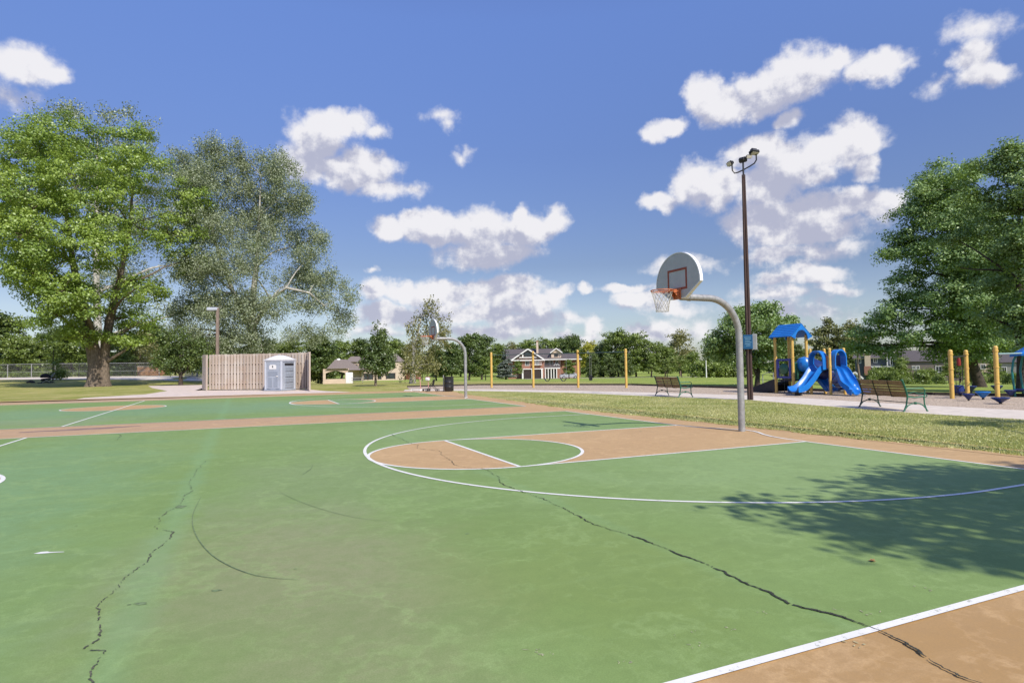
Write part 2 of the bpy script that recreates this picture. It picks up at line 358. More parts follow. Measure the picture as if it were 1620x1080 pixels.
# ------------------------------------------------------------------ world: sky with cumulus clouds
def build_world():
    w = bpy.data.worlds.new('World'); sc.world = w; w.use_nodes = True; nt = w.node_tree; bg = nt.nodes['Background']
    sky = N(nt, 'ShaderNodeTexSky'); sky.sky_type = 'NISHITA'; sky.sun_disc = False
    sky.sun_elevation = SUN_EL; sky.sun_rotation = math.pi/2-SUN_AZ; sky.air_density = 1.0; sky.dust_density = .5; sky.ozone_density = 1.6; sky.altitude = 200
    tc = N(nt, 'ShaderNodeTexCoord').outputs['Generated']
    sx = N(nt, 'ShaderNodeSeparateXYZ'); nt.links.new(tc, sx.inputs[0])
    az = mth(nt, 'ARCTAN2', sx.outputs[1], sx.outputs[0]); el = mth(nt, 'ARCSINE', sx.outputs[2])
    cb = N(nt, 'ShaderNodeCombineXYZ'); nt.links.new(az, cb.inputs[0]); nt.links.new(el, cb.inputs[1])
    def wob(scale, amp, detail, seed):                          # billowy displacement of the outline
        n = N(nt, 'ShaderNodeTexNoise'); n.inputs['Scale'].default_value = scale; n.inputs['Detail'].default_value = detail; n.inputs['Roughness'].default_value = .55
        mp = N(nt, 'ShaderNodeMapping'); mp.inputs['Location'].default_value = (seed, seed, seed); nt.links.new(cb.outputs[0], mp.inputs[0]); nt.links.new(mp.outputs[0], n.inputs['Vector'])
        a = N(nt, 'ShaderNodeVectorMath', operation='SUBTRACT'); nt.links.new(n.outputs['Color'], a.inputs[0]); a.inputs[1].default_value = (.5, .5, .5)
        b = N(nt, 'ShaderNodeVectorMath', operation='SCALE'); nt.links.new(a.outputs[0], b.inputs[0]); b.inputs['Scale'].default_value = amp
        return b.outputs[0]
    def vadd(a, b):
        n = N(nt, 'ShaderNodeVectorMath', operation='ADD'); nt.links.new(a, n.inputs[0])
        if hasattr(b, 'links'): nt.links.new(b, n.inputs[1])
        else: n.inputs[1].default_value = b
        return n.outputs[0]
    P = vadd(vadd(cb.outputs[0], wob(9, .060, 6, 3)), wob(34, .020, 4, 9))
    def azel(u, v):
        d = ray(u, v); d = d/np.linalg.norm(d); return math.atan2(d[1], d[0]), math.asin(d[2])
    def field(P, lst):
        acc = None
        for (u, v, ru, rv, wt) in lst:
            a, e = azel(u, v); a2, _ = azel(u+ru, v); _, e2 = azel(u, v-rv)
            ra, re = abs(a2-a)*1.13+1e-4, abs(e2-e)*1.15+1e-4
            n = N(nt, 'ShaderNodeVectorMath', operation='MULTIPLY_ADD'); nt.links.new(P, n.inputs[0])
            n.inputs[1].default_value = (1/ra, 1/re, 0); n.inputs[2].default_value = (-a/ra, -e/re, 0)
            l = N(nt, 'ShaderNodeVectorMath', operation='LENGTH'); nt.links.new(n.outputs[0], l.inputs[0])
            f = mth(nt, 'MULTIPLY_ADD', l.outputs['Value'], -wt, wt)
            acc = f if acc is None else mth(nt, 'SMOOTH_MAX', acc, f, .12)
        return acc
    cl = [(35, 92, 62, 30, .75), (78, 105, 32, 20, .7), (10, 150, 40, 22, .35),
          (535, 192, 62, 22, .8), (500, 222, 38, 40, .9), (490, 262, 50, 32, 1), (560, 268, 62, 34, 1), (598, 296, 44, 18, .7), (650, 298, 22, 13, .5), (592, 205, 22, 14, .6),
          (628, 364, 44, 20, 1), (652, 350, 28, 17, 1), (690, 358, 55, 26, 1), (760, 366, 66, 34, 1), (830, 368, 52, 28, 1), (880, 352, 26, 26, 1), (822, 345, 14, 18, .9), (775, 402, 76, 20, .8), (690, 375, 60, 16, .8),
          (588, 466, 22, 20, .9), (645, 466, 42, 18, .9), (700, 460, 52, 22, 1), (790, 458, 66, 22, 1), (830, 478, 60, 20, .9), (880, 466, 25, 9, .7), (740, 488, 96, 20, .9), (835, 508, 56, 24, .6), (620, 500, 56, 16, .8), (900, 505, 30, 8, .3),
          (990, 460, 42, 8, .7), (1010, 478, 38, 16, .9), (1055, 492, 50, 12, .7), (942, 516, 16, 16, .8), (925, 462, 9, 7, .6), (915, 535, 40, 8, .7), (770, 525, 100, 14, .5), (1035, 528, 62, 12, .7), (600, 525, 50, 8, .5),
          (1032, 205, 24, 18, .8), (1062, 198, 30, 16, .9), (1118, 160, 28, 36, 1), (1150, 168, 40, 26, 1), (1210, 148, 62, 32, 1), (1262, 122, 60, 38, 1), (1320, 96, 42, 22, .8), (1385, 110, 56, 26, .9), (1250, 190, 22, 14, .6), (1430, 108, 26, 10, .4),
          (1350, 222, 46, 36, 1), (1305, 235, 40, 24, 1), (1375, 262, 20, 22, .8), (1040, 322, 34, 14, .7), (1100, 292, 40, 34, 1), (1140, 300, 44, 28, 1), (1200, 240, 56, 32, 1), (1250, 262, 54, 40, 1), (1215, 300, 52, 30, .9), (1290, 262, 40, 24, .8),
          (1200, 352, 60, 34, .9), (1275, 340, 80, 34, 1), (1340, 326, 48, 26, 1), (1395, 328, 40, 28, 1), (1270, 368, 110, 22, .8), (1225, 405, 50, 14, .7), (1300, 398, 60, 14, .5),
          (1290, 430, 55, 16, .8), (1230, 438, 36, 12, .6), (1230, 462, 70, 14, .5), (1320, 450, 40, 8, .5), (1230, 500, 90, 22, .35),
          (1545, 48, 40, 22, .36), (1545, 92, 38, 26, .8), (1560, 122, 42, 24, .9), (1488, 138, 22, 13, .3), (1075, 420, 55, 14, .5), (1100, 520, 60, 14, .3),
          (700, 178, 20, 10, .24), (712, 192, 12, 12, .22), (740, 240, 10, 8, .22), (728, 252, 8, 5, .2), (582, 428, 10, 5, .4)]
    fld = field(P, cl)
    n1 = N(nt, 'ShaderNodeTexNoise'); n1.inputs['Scale'].default_value = 26; n1.inputs['Detail'].default_value = 7; n1.inputs['Roughness'].default_value = .6; nt.links.new(cb.outputs[0], n1.inputs['Vector'])
    dens = mth(nt, 'ADD', fld, mth(nt, 'MULTIPLY', mth(nt, 'SUBTRACT', n1.outputs['Fac'], .5), 1.1))
    alpha = ramp(nt, dens, -.16, .36)
    above = field(vadd(P, (0, .038, 0)), cl)                    # how much cloud lies over this point: its underside is greyer
    n2 = N(nt, 'ShaderNodeTexNoise'); n2.inputs['Scale'].default_value = 18; n2.inputs['Detail'].default_value = 5
    mp = N(nt, 'ShaderNodeMapping'); mp.inputs['Location'].default_value = (0, .018, 0); nt.links.new(cb.outputs[0], mp.inputs[0]); nt.links.new(mp.outputs[0], n2.inputs['Vector'])
    sh = mth(nt, 'ADD', above, mth(nt, 'MULTIPLY', mth(nt, 'SUBTRACT', n2.outputs['Fac'], .5), .9))
    # billows: light falls from the upper right, so compare the noise here with the noise a little up and right
    n3 = N(nt, 'ShaderNodeTexNoise'); n3.inputs['Scale'].default_value = 13; n3.inputs['Detail'].default_value = 7; n3.inputs['Roughness'].default_value = .6
    n4n = N(nt, 'ShaderNodeTexNoise'); n4n.inputs['Scale'].default_value = 13; n4n.inputs['Detail'].default_value = 7; n4n.inputs['Roughness'].default_value = .6; nt.links.new(cb.outputs[0], n4n.inputs['Vector']); n4_ = n4n.outputs['Fac']
    mp3 = N(nt, 'ShaderNodeMapping'); mp3.inputs['Location'].default_value = (-.010, .016, 0); nt.links.new(cb.outputs[0], mp3.inputs[0]); nt.links.new(mp3.outputs[0], n3.inputs['Vector'])
    sh = mth(nt, 'ADD', sh, mth(nt, 'MULTIPLY', mth(nt, 'SUBTRACT', n3.outputs['Fac'], n4_), 4.0))
    shade = ramp(nt, sh, -.20, .70)
    white = mix(nt, shade, (6.0, 5.9, 6.05), (3.15, 3.25, 4.1))
    hs = N(nt, 'ShaderNodeHueSaturation'); hs.inputs['Saturation'].default_value = 1.05; hs.inputs['Value'].default_value = 1.0; hs.inputs['Hue'].default_value = .51
    nt.links.new(sky.outputs[0], hs.inputs['Color'])
    cr = N(nt, 'ShaderNodeValToRGB'); nt.links.new(mth(nt, 'MULTIPLY', el, 1.5), cr.inputs[0]); r_ = cr.color_ramp   # hazier towards the horizon, deeper blue overhead
    r_.elements[0].position = 0; r_.elements[0].color = (.50, .53, .64, 1); r_.elements[1].position = 1; r_.elements[1].color = (1.12, 1.15, 1.42, 1)
    for pos_, c_ in ((.13, (.66, .63, .68)), (.24, (.57, .56, .62)), (.5, (.73, .77, .93)), (.78, (1.03, 1.12, 1.36))): e_ = r_.elements.new(pos_); e_.color = (*c_, 1)
    sat = mix(nt, 1, hs.outputs[0], cr.outputs[0], 'MULTIPLY')
    col = mix(nt, mth(nt, 'MULTIPLY', alpha, .94), sat, white)
    nt.links.new(col, bg.inputs['Color']); bg.inputs['Strength'].default_value = SKY_STRENGTH
    try: w.cycles.sampling_method = 'MANUAL'; w.cycles.sample_map_resolution = 256
    except Exception: pass
build_world()

# ================================================================== THE SETTING
import bmesh
def build_ground():
    rad = [0, 4, 10, 20, 30, 36, 45, 56, 68, 80, 90, 100, 110, 120, 130, 142, 155, 165, 180, 200, 230, 300, 500, 1000, 2500]; nA = 240
    vs = [(CX, CY, 0)]; fs = []
    for r in rad[1:]:
        for k in range(nA):
            a = 2*math.pi*k/nA; x, y = CX+r*math.cos(a), CY+r*math.sin(a); vs.append((x, y, terrain(x, y)))
    for k in range(nA): fs.append((0, 1+k, 1+(k+1) % nA))
    for i in range(len(rad)-2):
        for k in range(nA):
            a, b = 1+i*nA+k, 1+i*nA+(k+1) % nA; fs.append((a, a+nA, b+nA, b))
    me = bpy.data.meshes.new('ground'); me.from_pydata(vs, [], fs); me.materials.append(M['lawn'])
    o = bpy.data.objects.new('ground', me); C.objects.link(o); tag(o, kind='structure')
build_ground()
def densify(poly, step, jit=0.0, rng=None):
    out = []
    n = len(poly)
    for i in range(n):
        a, b = Vector(poly[i]), Vector(poly[(i+1) % n]); L = (b-a).length; k = max(1, int(L/step))
        t = (b-a)/max(L, 1e-6); nn = Vector((-t.y, t.x))
        for j in range(k):
            p = a+(b-a)*j/k
            if jit: p = p+nn*((rng.random()-.5)*2*jit)
            out.append((p.x, p.y))
    return out
def sheet(name, poly, z, m, drape=0, kind='structure', parent=None):
    bm = bmesh.new(); vs = [bm.verts.new((x, y, 0)) for x, y in poly]; bm.faces.new(vs)
    bmesh.ops.triangulate(bm, faces=bm.faces)
    if drape:
        xs = [p[0] for p in poly]; ys = [p[1] for p in poly]
        x = math.floor(min(xs))
        while x < max(xs):
            bmesh.ops.bisect_plane(bm, geom=list(bm.verts)+list(bm.edges)+list(bm.faces), plane_co=(x, 0, 0), plane_no=(1, 0, 0)); x += drape
        y = math.floor(min(ys))
        while y < max(ys):
            bmesh.ops.bisect_plane(bm, geom=list(bm.verts)+list(bm.edges)+list(bm.faces), plane_co=(0, y, 0), plane_no=(0, 1, 0)); y += drape
    for v in bm.verts: v.co.z = z+(terrain(v.co.x, v.co.y) if drape else 0)
    bmesh.ops.recalc_face_normals(bm, faces=bm.faces)
    me = bpy.data.meshes.new(name); bm.to_mesh(me); bm.free()
    if me.polygons and me.polygons[0].normal.z < 0: me.flip_normals()
    me.materials.append(m); o = bpy.data.objects.new(name, me); C.objects.link(o)
    if parent: o.parent = parent
    return tag(o, kind=kind)
rg = random.Random(3)
# tan slab of both courts
right_edge = [(1.55, -30), (1.5, -14), (1.47, -4.5), (1.37, -3), (1.18, -1.2), (1.22, .5), (1.12, 2.5), (.85, 6.1), (.78, 9.4), (1.1, 12.9), (1.4, 18), (1.7, 22.2), (2.2, 24.5)]
slab_poly = densify(right_edge, .22, .05, rg)+densify([(2.6, 27.6), (-3, 29.4), (-17, 31), (-40, 33)], .5, .1, rg)[:-12]+[(-40, 30), (-40, -30)]
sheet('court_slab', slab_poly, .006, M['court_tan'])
XL = -28.08; RA = 5.86
def rect(x0, y0, x1, y1): return [(x0, y0), (x1, y0), (x1, y1), (x0, y1)]
def arcpts(cx, cy, r, a0, a1, n=48): return [(cx+r*math.cos(a0+(a1-a0)*i/n), cy+r*math.sin(a0+(a1-a0)*i/n)) for i in range(n+1)]
courts = [(.0, -7.71, 7.42, 0.0), (.0, 10.35, 26.07, 18.28)]
for (bx, y0, y1, yc) in courts: sheet('court_playing_surface', rect(XL, y0, bx, y1), .010, M['court_green'])
def line_strip(mb, pts, w=.055, closed=False, z=.014):
    n = len(pts); vs = []
    for i in range(n):
        a = Vector(pts[i-1] if (i or closed) else pts[i]); b = Vector(pts[(i+1) % n] if (i < n-1 or closed) else pts[i])
        t = (b-a).normalized(); q = Vector((-t.y, t.x))*w/2; p = Vector(pts[i])
        vs += [(p.x+q.x, p.y+q.y, z), (p.x-q.x, p.y-q.y, z)]
    fs = [(2*i, 2*i+1, (2*i+3) % (2*n), (2*i+2) % (2*n)) for i in range(n if closed else n-1)]
    mb.add(vs, fs)
zi = [0]
for (bx, y0, y1, yc) in courts:
    tan = []
    ft = -5.79
    # lane without the inner half of the free-throw circle, then the outer half
    tan.append([(bx, yc-1.83), (bx, yc+1.83)]+arcpts(ft, yc, 1.83, math.pi/2, -math.pi/2))
    tan.append(arcpts(ft, yc, 1.83, math.pi/2, 3*math.pi/2))
    ccx, ccy = (-14.35, .3) if yc == 0 else (-14.3, yc+1.4)
    tan.append(arcpts(ccx, ccy, 1.83, 0, 2*math.pi, 64)[:-1])
    fx = XL-ft
    if 0: tan.append([(XL, yc+1.83), (XL, yc-1.83)]+arcpts(fx, yc, 1.83, -math.pi/2, math.pi/2)[::1])
    tan.append(arcpts(fx, yc, 1.83, -math.pi/2, math.pi/2))
    for (x0, f, s_) in ((bx, ft, 1), (XL, fx, -1)):         # lane as strips from the baseline to the inner half circle
        a = arcpts(f, yc, 1.83, math.pi/2, -math.pi/2, 40) if s_ == 1 else arcpts(f, yc, 1.83, math.pi/2, 3*math.pi/2, 40)
        kb = MB(); kb.add([(q[0], q[1], .012) for q in a]+[(x0, q[1], .012) for q in a], [(i, i+1, i+42, i+41) for i in range(40)])
        tag(kb.build('court_key_paint', M['court_tan']), kind='structure')
    sheet('court_key_paint', tan[1], .012, M['court_tan']); sheet('court_key_paint', tan[2], .012, M['court_tan'])
    L = MB()
    line_strip(L, [(bx, y0+.0), (XL, y0+.0)], z=.0140); line_strip(L, [(bx, y1-.03), (XL, y1-.03)], z=.0140)
    line_strip(L, [(XL/2, y0+.06), (XL/2, y1-.06)], z=.0142)
    line_strip(L, arcpts(ccx, ccy, 1.83, 0, 2*math.pi, 96)[:-1], closed=True, z=.0144)
    for s_, x0 in ((1, bx), (-1, XL)):
        f = x0-5.79*s_; hx = x0-1.75*s_
        line_strip(L, [(x0, yc-1.83), (f, yc-1.83)], z=.0142); line_strip(L, [(x0, yc+1.83), (f, yc+1.83)], z=.0142)
        line_strip(L, [(f, yc-1.83), (f, yc+1.83)], z=.0146)
        line_strip(L, arcpts(f, yc, 1.83, 0, 2*math.pi, 96)[:-1], closed=True, z=.0144)
        a = arcpts(hx, yc, RA, math.pi/2, 3*math.pi/2, 120) if s_ == 1 else arcpts(hx, yc, RA, math.pi/2, -math.pi/2, 120)
        line_strip(L, [(x0-.02*s_, yc+RA)]+a+[(x0-.02*s_, yc-RA)], z=.0148)
        if s_ == 1:   # baseline bowed out around the hoop post
            e = [(x0, y0+.06), (x0, yc-2), (x0+.03, yc-1.3), (x0+.1, yc-.95), (x0+.24, yc-.6), (x0+.42, yc-.3), (x0+.53, yc-.05), (x0+.57, yc+.25), (x0+.42, yc+.62), (x0+.2, yc+1.0), (x0+.08, yc+1.35), (x0, yc+1.9), (x0, y1-.06)]
            line_strip(L, e, z=.0143)
        else: line_strip(L, [(XL, y0+.06), (XL, y1-.06)], z=.0143)
    o = L.build('court_lines', M['line']); tag(o, kind='structure')
# cracks: jagged open seams
def crack(pts, w0, seed, z=.0162, gaps=.0, side=.5):
    r = random.Random(seed); mb = MB(); P = []
    for i in range(len(pts)-1):
        a, b = Vector(pts[i]), Vector(pts[i+1]); n = max(2, int((b-a).length/.018))
        for j in range(n): P.append(a+(b-a)*j/n)
    P.append(Vector(pts[-1])); off = 0; Q = []
    for i, p in enumerate(P):
        off = off*.90+(r.random()-.5)*.022; Q.append((p.x+off, p.y))
    w = w0
    for i in range(len(Q)-1):
        w = max(.4*w0, min(1.9*w0, w+(r.random()-.5)*w0*.8))
        if r.random() < gaps: continue
        a, b = Vector(Q[i]), Vector(Q[i+1]); t = (b-a).normalized(); q = Vector((-t.y, t.x))
        mb.add([(*(a+q*w*.5), z), (*(a-q*w*.5), z), (*(b-q*w*(.3+.3*r.random())), z), (*(b+q*w*(.3+.3*r.random())), z)], [(0, 1, 2, 3)])
        if r.random() < .03*side:
            e = a+Vector(((r.random()-.5)*.12, (r.random()-.5)*.05)); mb.add([(*(a+q*w*.3), z), (*(a-q*w*.3), z), (*e, z)], [(0, 1, 2)])
    return mb
c1 = [(-10.07, 1.2), (-10.12, .2), (-10.15, -1), (-10.08, -1.5), (-10.17, -1.9), (-10.16, -2.45), (-10.24, -2.9), (-10.27, -3.3), (-10.22, -3.45), (-10.10, -3.6), (-10.09, -3.85), (-10.17, -4.2), (-10.19, -4.5), (-10.27, -4.8), (-10.29, -5.0), (-10.34, -5.3), (-10.30, -5.5), (-10.27, -5.75), (-10.22, -5.95), (-10.27, -6.1), (-10.15, -6.16), (-10.19, -6.35), (-10.14, -6.6), (-10.15, -7.4), (-10.1, -9)]
o = crack(c1, .0065, 5, gaps=.35, side=1.6).build('pavement_crack', mat('old_crack_dirt', (.085, .085, .055), .95, var=.6, scale=60)); tag(o, kind='structure')
c2 = [(-6.48, 3.5), (-6.5, 2.0), (-6.47, 1.35), (-6.58, .9), (-6.36, .4), (-6.5, -.4), (-6.58, -1.42), (-6.34, -1.8), (-6.38, -2.38), (-6.55, -3.0), (-6.5, -3.5), (-6.47, -4.4), (-6.53, -5.1), (-6.44, -5.5), (-6.43, -5.9), (-6.40, -6.4), (-6.42, -6.86), (-6.44, -7.24), (-6.36, -7.53), (-6.33, -7.77), (-6.40, -8.02), (-6.46, -8.29), (-6.5, -9), (-6.4, -11)]
o = crack(c2[:12], .0075, 8, gaps=.2, side=.6).build('pavement_crack', M['edge_dark']); tag(o, kind='structure')
o = crack(c2[11:], .0125, 9, gaps=.03, side=.6).build('pavement_crack', M['edge_dark']); tag(o, kind='structure')
o = crack([(-12.2, 7.2), (-12.05, 6.4), (-12.0, 5.6)], .008, 4, gaps=.3).build('pavement_crack', M['edge_dark']); tag(o, kind='structure')
# skid marks and drips of rubber on the paint
def skid(pts, w, seed):
    mb = MB(); r = random.Random(seed); P = []
    V = [Vector(p) for p in pts]
    for i in range(len(V)-1):
        p0, p1, p2, p3 = V[max(i-1, 0)], V[i], V[i+1], V[min(i+2, len(V)-1)]
        for j in range(12):
            t = j/12; P.append(.5*((2*p1)+(-p0+p2)*t+(2*p0-5*p1+4*p2-p3)*t*t+(-p0+3*p1-3*p2+p3)*t**3))
    n = len(P)
    for i in range(n-1):
        t = (P[i+1]-P[i]).normalized(); q = Vector((-t.y, t.x)); k = math.sin(math.pi*(i+.5)/n)**.5; k2 = math.sin(math.pi*min(n-.5, i+1.5)/n)**.5
        mb.add([(*(P[i]+q*w*k/2), .0162), (*(P[i]-q*w*k/2), .0162), (*(P[i+1]-q*w*k2/2), .0162), (*(P[i+1]+q*w*k2/2), .0162)], [(0, 1, 2, 3)])
    return mb
o = skid([(-9.95, -1.96), (-9.97, -2.98), (-9.89, -3.81), (-9.71, -4.61), (-9.44, -5.2), (-9.12, -5.49)], .0095, 1).build('skid_mark', M['rubber_mark']); tag(o, kind='structure')
o = skid([(-9.1, -2.1), (-8.95, -2.7), (-8.74, -3.3), (-8.5, -3.8), (-8.2, -4.17)], .0055, 2).build('skid_mark', M['rubber_mark']); tag(o, kind='structure')
o = skid([(-8.52, -.1), (-8.58, -.5), (-8.75, -1.0)], .010, 2).build('skid_mark', M['rubber_mark']); tag(o, kind='structure')
def blotch(name, x, y, rx, ry, m, rot=0, seed=0, z=.0125):
    r = random.Random(seed); n = 18; pts = []
    for k in range(n):
        a = 2*math.pi*k/n; q = 1+(r.random()-.5)*.5; px, py = rx*math.cos(a)*q, ry*math.sin(a)*q
        pts.append((x+px*math.cos(rot)-py*math.sin(rot), y+px*math.sin(rot)+py*math.cos(rot)))
    mb = MB(); mb.add([(a, b, z) for a, b in pts], [tuple(range(n))]); o = mb.build(name, m); return tag(o, kind='structure')
for (x, y, rx, ry, rot) in [(-9.67, -5.43, .035, .018, -.4), (-10.1, -5.47, .042, .022, -.5), (-10.165, -5.46, .014, .010, 0), (-10.12, -2.44, .05, .07, 0), (-7.69, -4.88, .022, .012, 0), (-10.97, -2.9, .012, .01, 0), (-1.5, 1.2, .03, .02, 0), (-9.15, -5.2, .012, .008, 0)]:
    blotch('oil_stain', x, y, rx, ry, M['rubber_mark'], rot, int(abs(x*y)*10))
blotch('worn_patch', -13.3, 9.2, 1.2, .28, mat('dark_damp_stain', (.24, .16, .125), .9, var=.2, scale=4), .1, 5, z=.0075)
M['scuff'] = mat('bare_scuff', (.34, .345, .20), .9, var=.3, scale=30)
for i, (u, v, s) in enumerate([(865, 1040, .022), (990, 1050, .02), (1065, 1010, .014), (1098, 1022, .02), (1098, 1003, .012), (1150, 997, .02), (1206, 972, .02), (1372, 969, .03), (1465, 932, .035), (1120, 1025, .01), (845, 1034, .03), (1357, 1019, .03), (1320, 965, .02)]):
    x, y = at(u, v); q = random.Random(i)
    for k in range(5): blotch('paint_scuff', x+(q.random()-.5)*s*4, y+(q.random()-.5)*s*3, s*(.12+q.random()**2*.5), s*(.08+q.random()**2*.25), M['scuff'], q.random()*3, i*7+k, z=.0124+.0002*k)
# path, wood-chip bed, concrete aprons
path_near = [(7.9, -30), (7.75, -1.4), (7.6, .9), (8.1, 4.6), (8.75, 8.4), (7.6, 12.75), (6.5, 18.8), (3.9, 24.0), (2.0, 26.9), (-.2, 28.2)]
path_far = [(.5, 30.6), (3.0, 29.3), (5.2, 26.6), (8.1, 20.9), (10.1, 15.4), (11.3, 11.3), (11.3, 7.5), (10.9, 5.2), (10.8, 2.5), (10.8, -.2), (10.8, -30)]
sheet('footpath', path_near+path_far, .010, M['concrete'])
chips = [(10.5, -30), (10.5, 2.5), (10.6, 5.2), (11.0, 7.5), (11.0, 11.3), (9.8, 15.4), (7.8, 20.9), (4.9, 26.6), (2.7, 29.3), (1.0, 31.5), (2.0, 36), (7.8, 35.5), (15.6, 26.2), (16.2, 19.2), (16.6, 14.7), (17.0, 6.1), (18.3, 3.4), (20, -8), (20, -30)]
sheet('wood_chip_bed', chips, .005, M['chips'])
sheet('plaza', [(-3, 29.0), (-4.5, 33), (-5.0, 37.2), (-12.2, 42.4), (-12.8, 41.8), (-12.6, 50), (-12.6, 62), (-18.5, 64), (-17.0, 54), (-14.7, 43), (-15.3, 36.5), (-18, 33), (-18, 30.4)], .004, M['apron'])
sheet('plaza', [tuple(atd(u, d)[:2]) for u, d in ((-80, 86), (60, 86), (130, 86), (200, 84), (250, 82), (300, 80), (322, 84), (322, 100), (250, 103), (125, 101), (50, 101), (-80, 104))], .03, M['concrete'], drape=4)
sheet('driveway', [(*atd(u, d)[:2],) for u, d in ((830, 140), (925, 140), (1130, 138), (1130, 148), (925, 158), (830, 160))], .06, M['concrete'], drape=8)
sheet('driveway', [(*atd(u, d)[:2],) for u, d in ((1030, 150), (1200, 145), (1200, 149), (1030, 154))], .06, M['concrete'], drape=8)
# timber edge of the chip bed
mb = MB(); ed = [(17.05, 6.4), (16.7, 10.5), (16.6, 14.7), (16.3, 19.2), (15.7, 26.2), (12, 30.5), (7.8, 35.6), (2, 36.1)]
for a, b in zip([(20.2, -8), (18.4, 3.4)]+ed[:-1], [(18.4, 3.4)]+ed):
    a, b = Vector(a), Vector(b); L = (b-a).length; k = max(1, round(L/2.4)); ang = math.atan2(b.y-a.y, b.x-a.x)
    for j in range(k): p = a+(b-a)*(j+.5)/k; mb.box((p.x, p.y, .05), (L/k-.03, .13, .14), ang, .012)
o = mb.build('timber_edging', M['timber_edge']); tag(o, 'dark timber edging along the far side of the wood chip bed', 'edging')

# grass blades that one can see near the courts
def grass_field(name, inside, box, density, h, seed, label=None):
    rng = np.random.default_rng(seed); x0, y0, x1, y1 = box; n = int((x1-x0)*(y1-y0)*density)
    X = rng.uniform(x0, x1, n); Y = rng.uniform(y0, y1, n); k = np.array([inside(a, b) for a, b in zip(X, Y)]); X, Y = X[k], Y[k]; n = len(X)
    d = np.hypot(X-CX, Y-CY); nb = 3
    X = np.repeat(X, nb)+rng.normal(0, .02, n*nb); Y = np.repeat(Y, nb)+rng.normal(0, .02, n*nb); m = len(X); d = np.repeat(d, nb)
    th = rng.uniform(0, 2*np.pi, m); w = rng.uniform(.006, .014, m)*(.6+d/18); H = h*rng.uniform(.5, 1.3, m); lean = rng.uniform(.1, .9, m)*H; la = rng.uniform(0, 2*np.pi, m)
    V = np.empty((m, 3, 3), np.float32)
    V[:, 0] = np.stack([X-np.cos(th)*w, Y-np.sin(th)*w, X*0], 1); V[:, 1] = np.stack([X+np.cos(th)*w, Y+np.sin(th)*w, X*0], 1)
    V[:, 2] = np.stack([X+np.cos(la)*lean, Y+np.sin(la)*lean, H], 1)
    me = bpy.data.meshes.new(name); me.vertices.add(m*3); me.vertices.foreach_set('co', V.ravel()); me.loops.add(m*3); me.loops.foreach_set('vertex_index', np.arange(m*3, dtype=np.int32))
    me.polygons.add(m); me.polygons.foreach_set('loop_start', np.arange(0, m*3, 3, dtype=np.int32)); me.update(calc_edges=True)
    pt = np.clip(.5+.35*np.sin(X*1.7+np.sin(Y*.9)*2)*np.sin(Y*1.1)+rng.normal(0, .25, m), 0, 1).astype(np.float32)
    at_ = me.attributes.new('tint', 'FLOAT', 'FACE'); at_.data.foreach_set('value', pt); me.materials.append(M['grass_blade'])
    o = bpy.data.objects.new(name, me); C.objects.link(o); return tag(o, label, 'grass', kind='stuff')
re_x = lambda y: np.interp(y, [p[1] for p in right_edge], [p[0] for p in right_edge])
pn = sorted([(p[1], p[0]) for p in path_near]); pn_x = lambda y: np.interp(y, [p[0] for p in pn], [p[1] for p in pn])
grass_field('grass_blades', lambda x, y: re_x(y)-.05+.08*math.sin(y*3.1)*math.sin(y*7) < x < pn_x(y)-.03, (.6, -6.5, 9, 26), 560, .024, 11, 'short dry yellow green grass between the court and the footpath')
grass_field('grass_tufts', lambda x, y: abs(x-re_x(y)-.02) < .10+.08*math.sin(y*5.3), (.6, -6.5, 2.6, 24), 900, .038, 12, 'ragged grass edge creeping over the tan court slab')
# fallen leaf, white splash
mb = MB(); r_ = random.Random(4); pts = [(-.10, -.02), (-.07, .025), (-.02, .03), (.0, .012), (.06, .012), (.12, .006), (.13, -.004), (.05, -.008), (.01, -.02), (-.05, -.03)]
ca, sa = math.cos(-.35), math.sin(-.35)
mb.add([(-10.97+a*ca-b*sa, -3.84+a*sa+b*ca, .0125) for a, b in pts], [tuple(range(len(pts)))])
o = mb.build('paint_spill', M['white']); tag(o, kind='structure')
def leaf_on_ground(x, y, s, rz, label):
    mb = MB(); pts = [(0, -.5), (.18, -.2), (.5, -.25), (.3, .05), (.45, .3), (.15, .25), (0, .6), (-.15, .25), (-.45, .3), (-.3, .05), (-.5, -.25), (-.18, -.2)]
    V = [(a*s, b*s, .004+abs(a)*s*.5) for a, b in pts]+[(0, 0, .002)]; n = len(pts)
    mb.add(V, [(i, (i+1) % n, n) for i in range(n)]); o = mb.build('fallen_leaf', mat('dry_leaf', (.32, .16, .07), .8, var=.3, scale=40)); o.location = (x, y, .012); o.rotation_euler = (0, 0, rz); tag(o, label, 'leaf')
leaf_on_ground(-5.28, -6.94, .05, .5, 'curled dry brown leaf on the green paint left of the tree shadow')

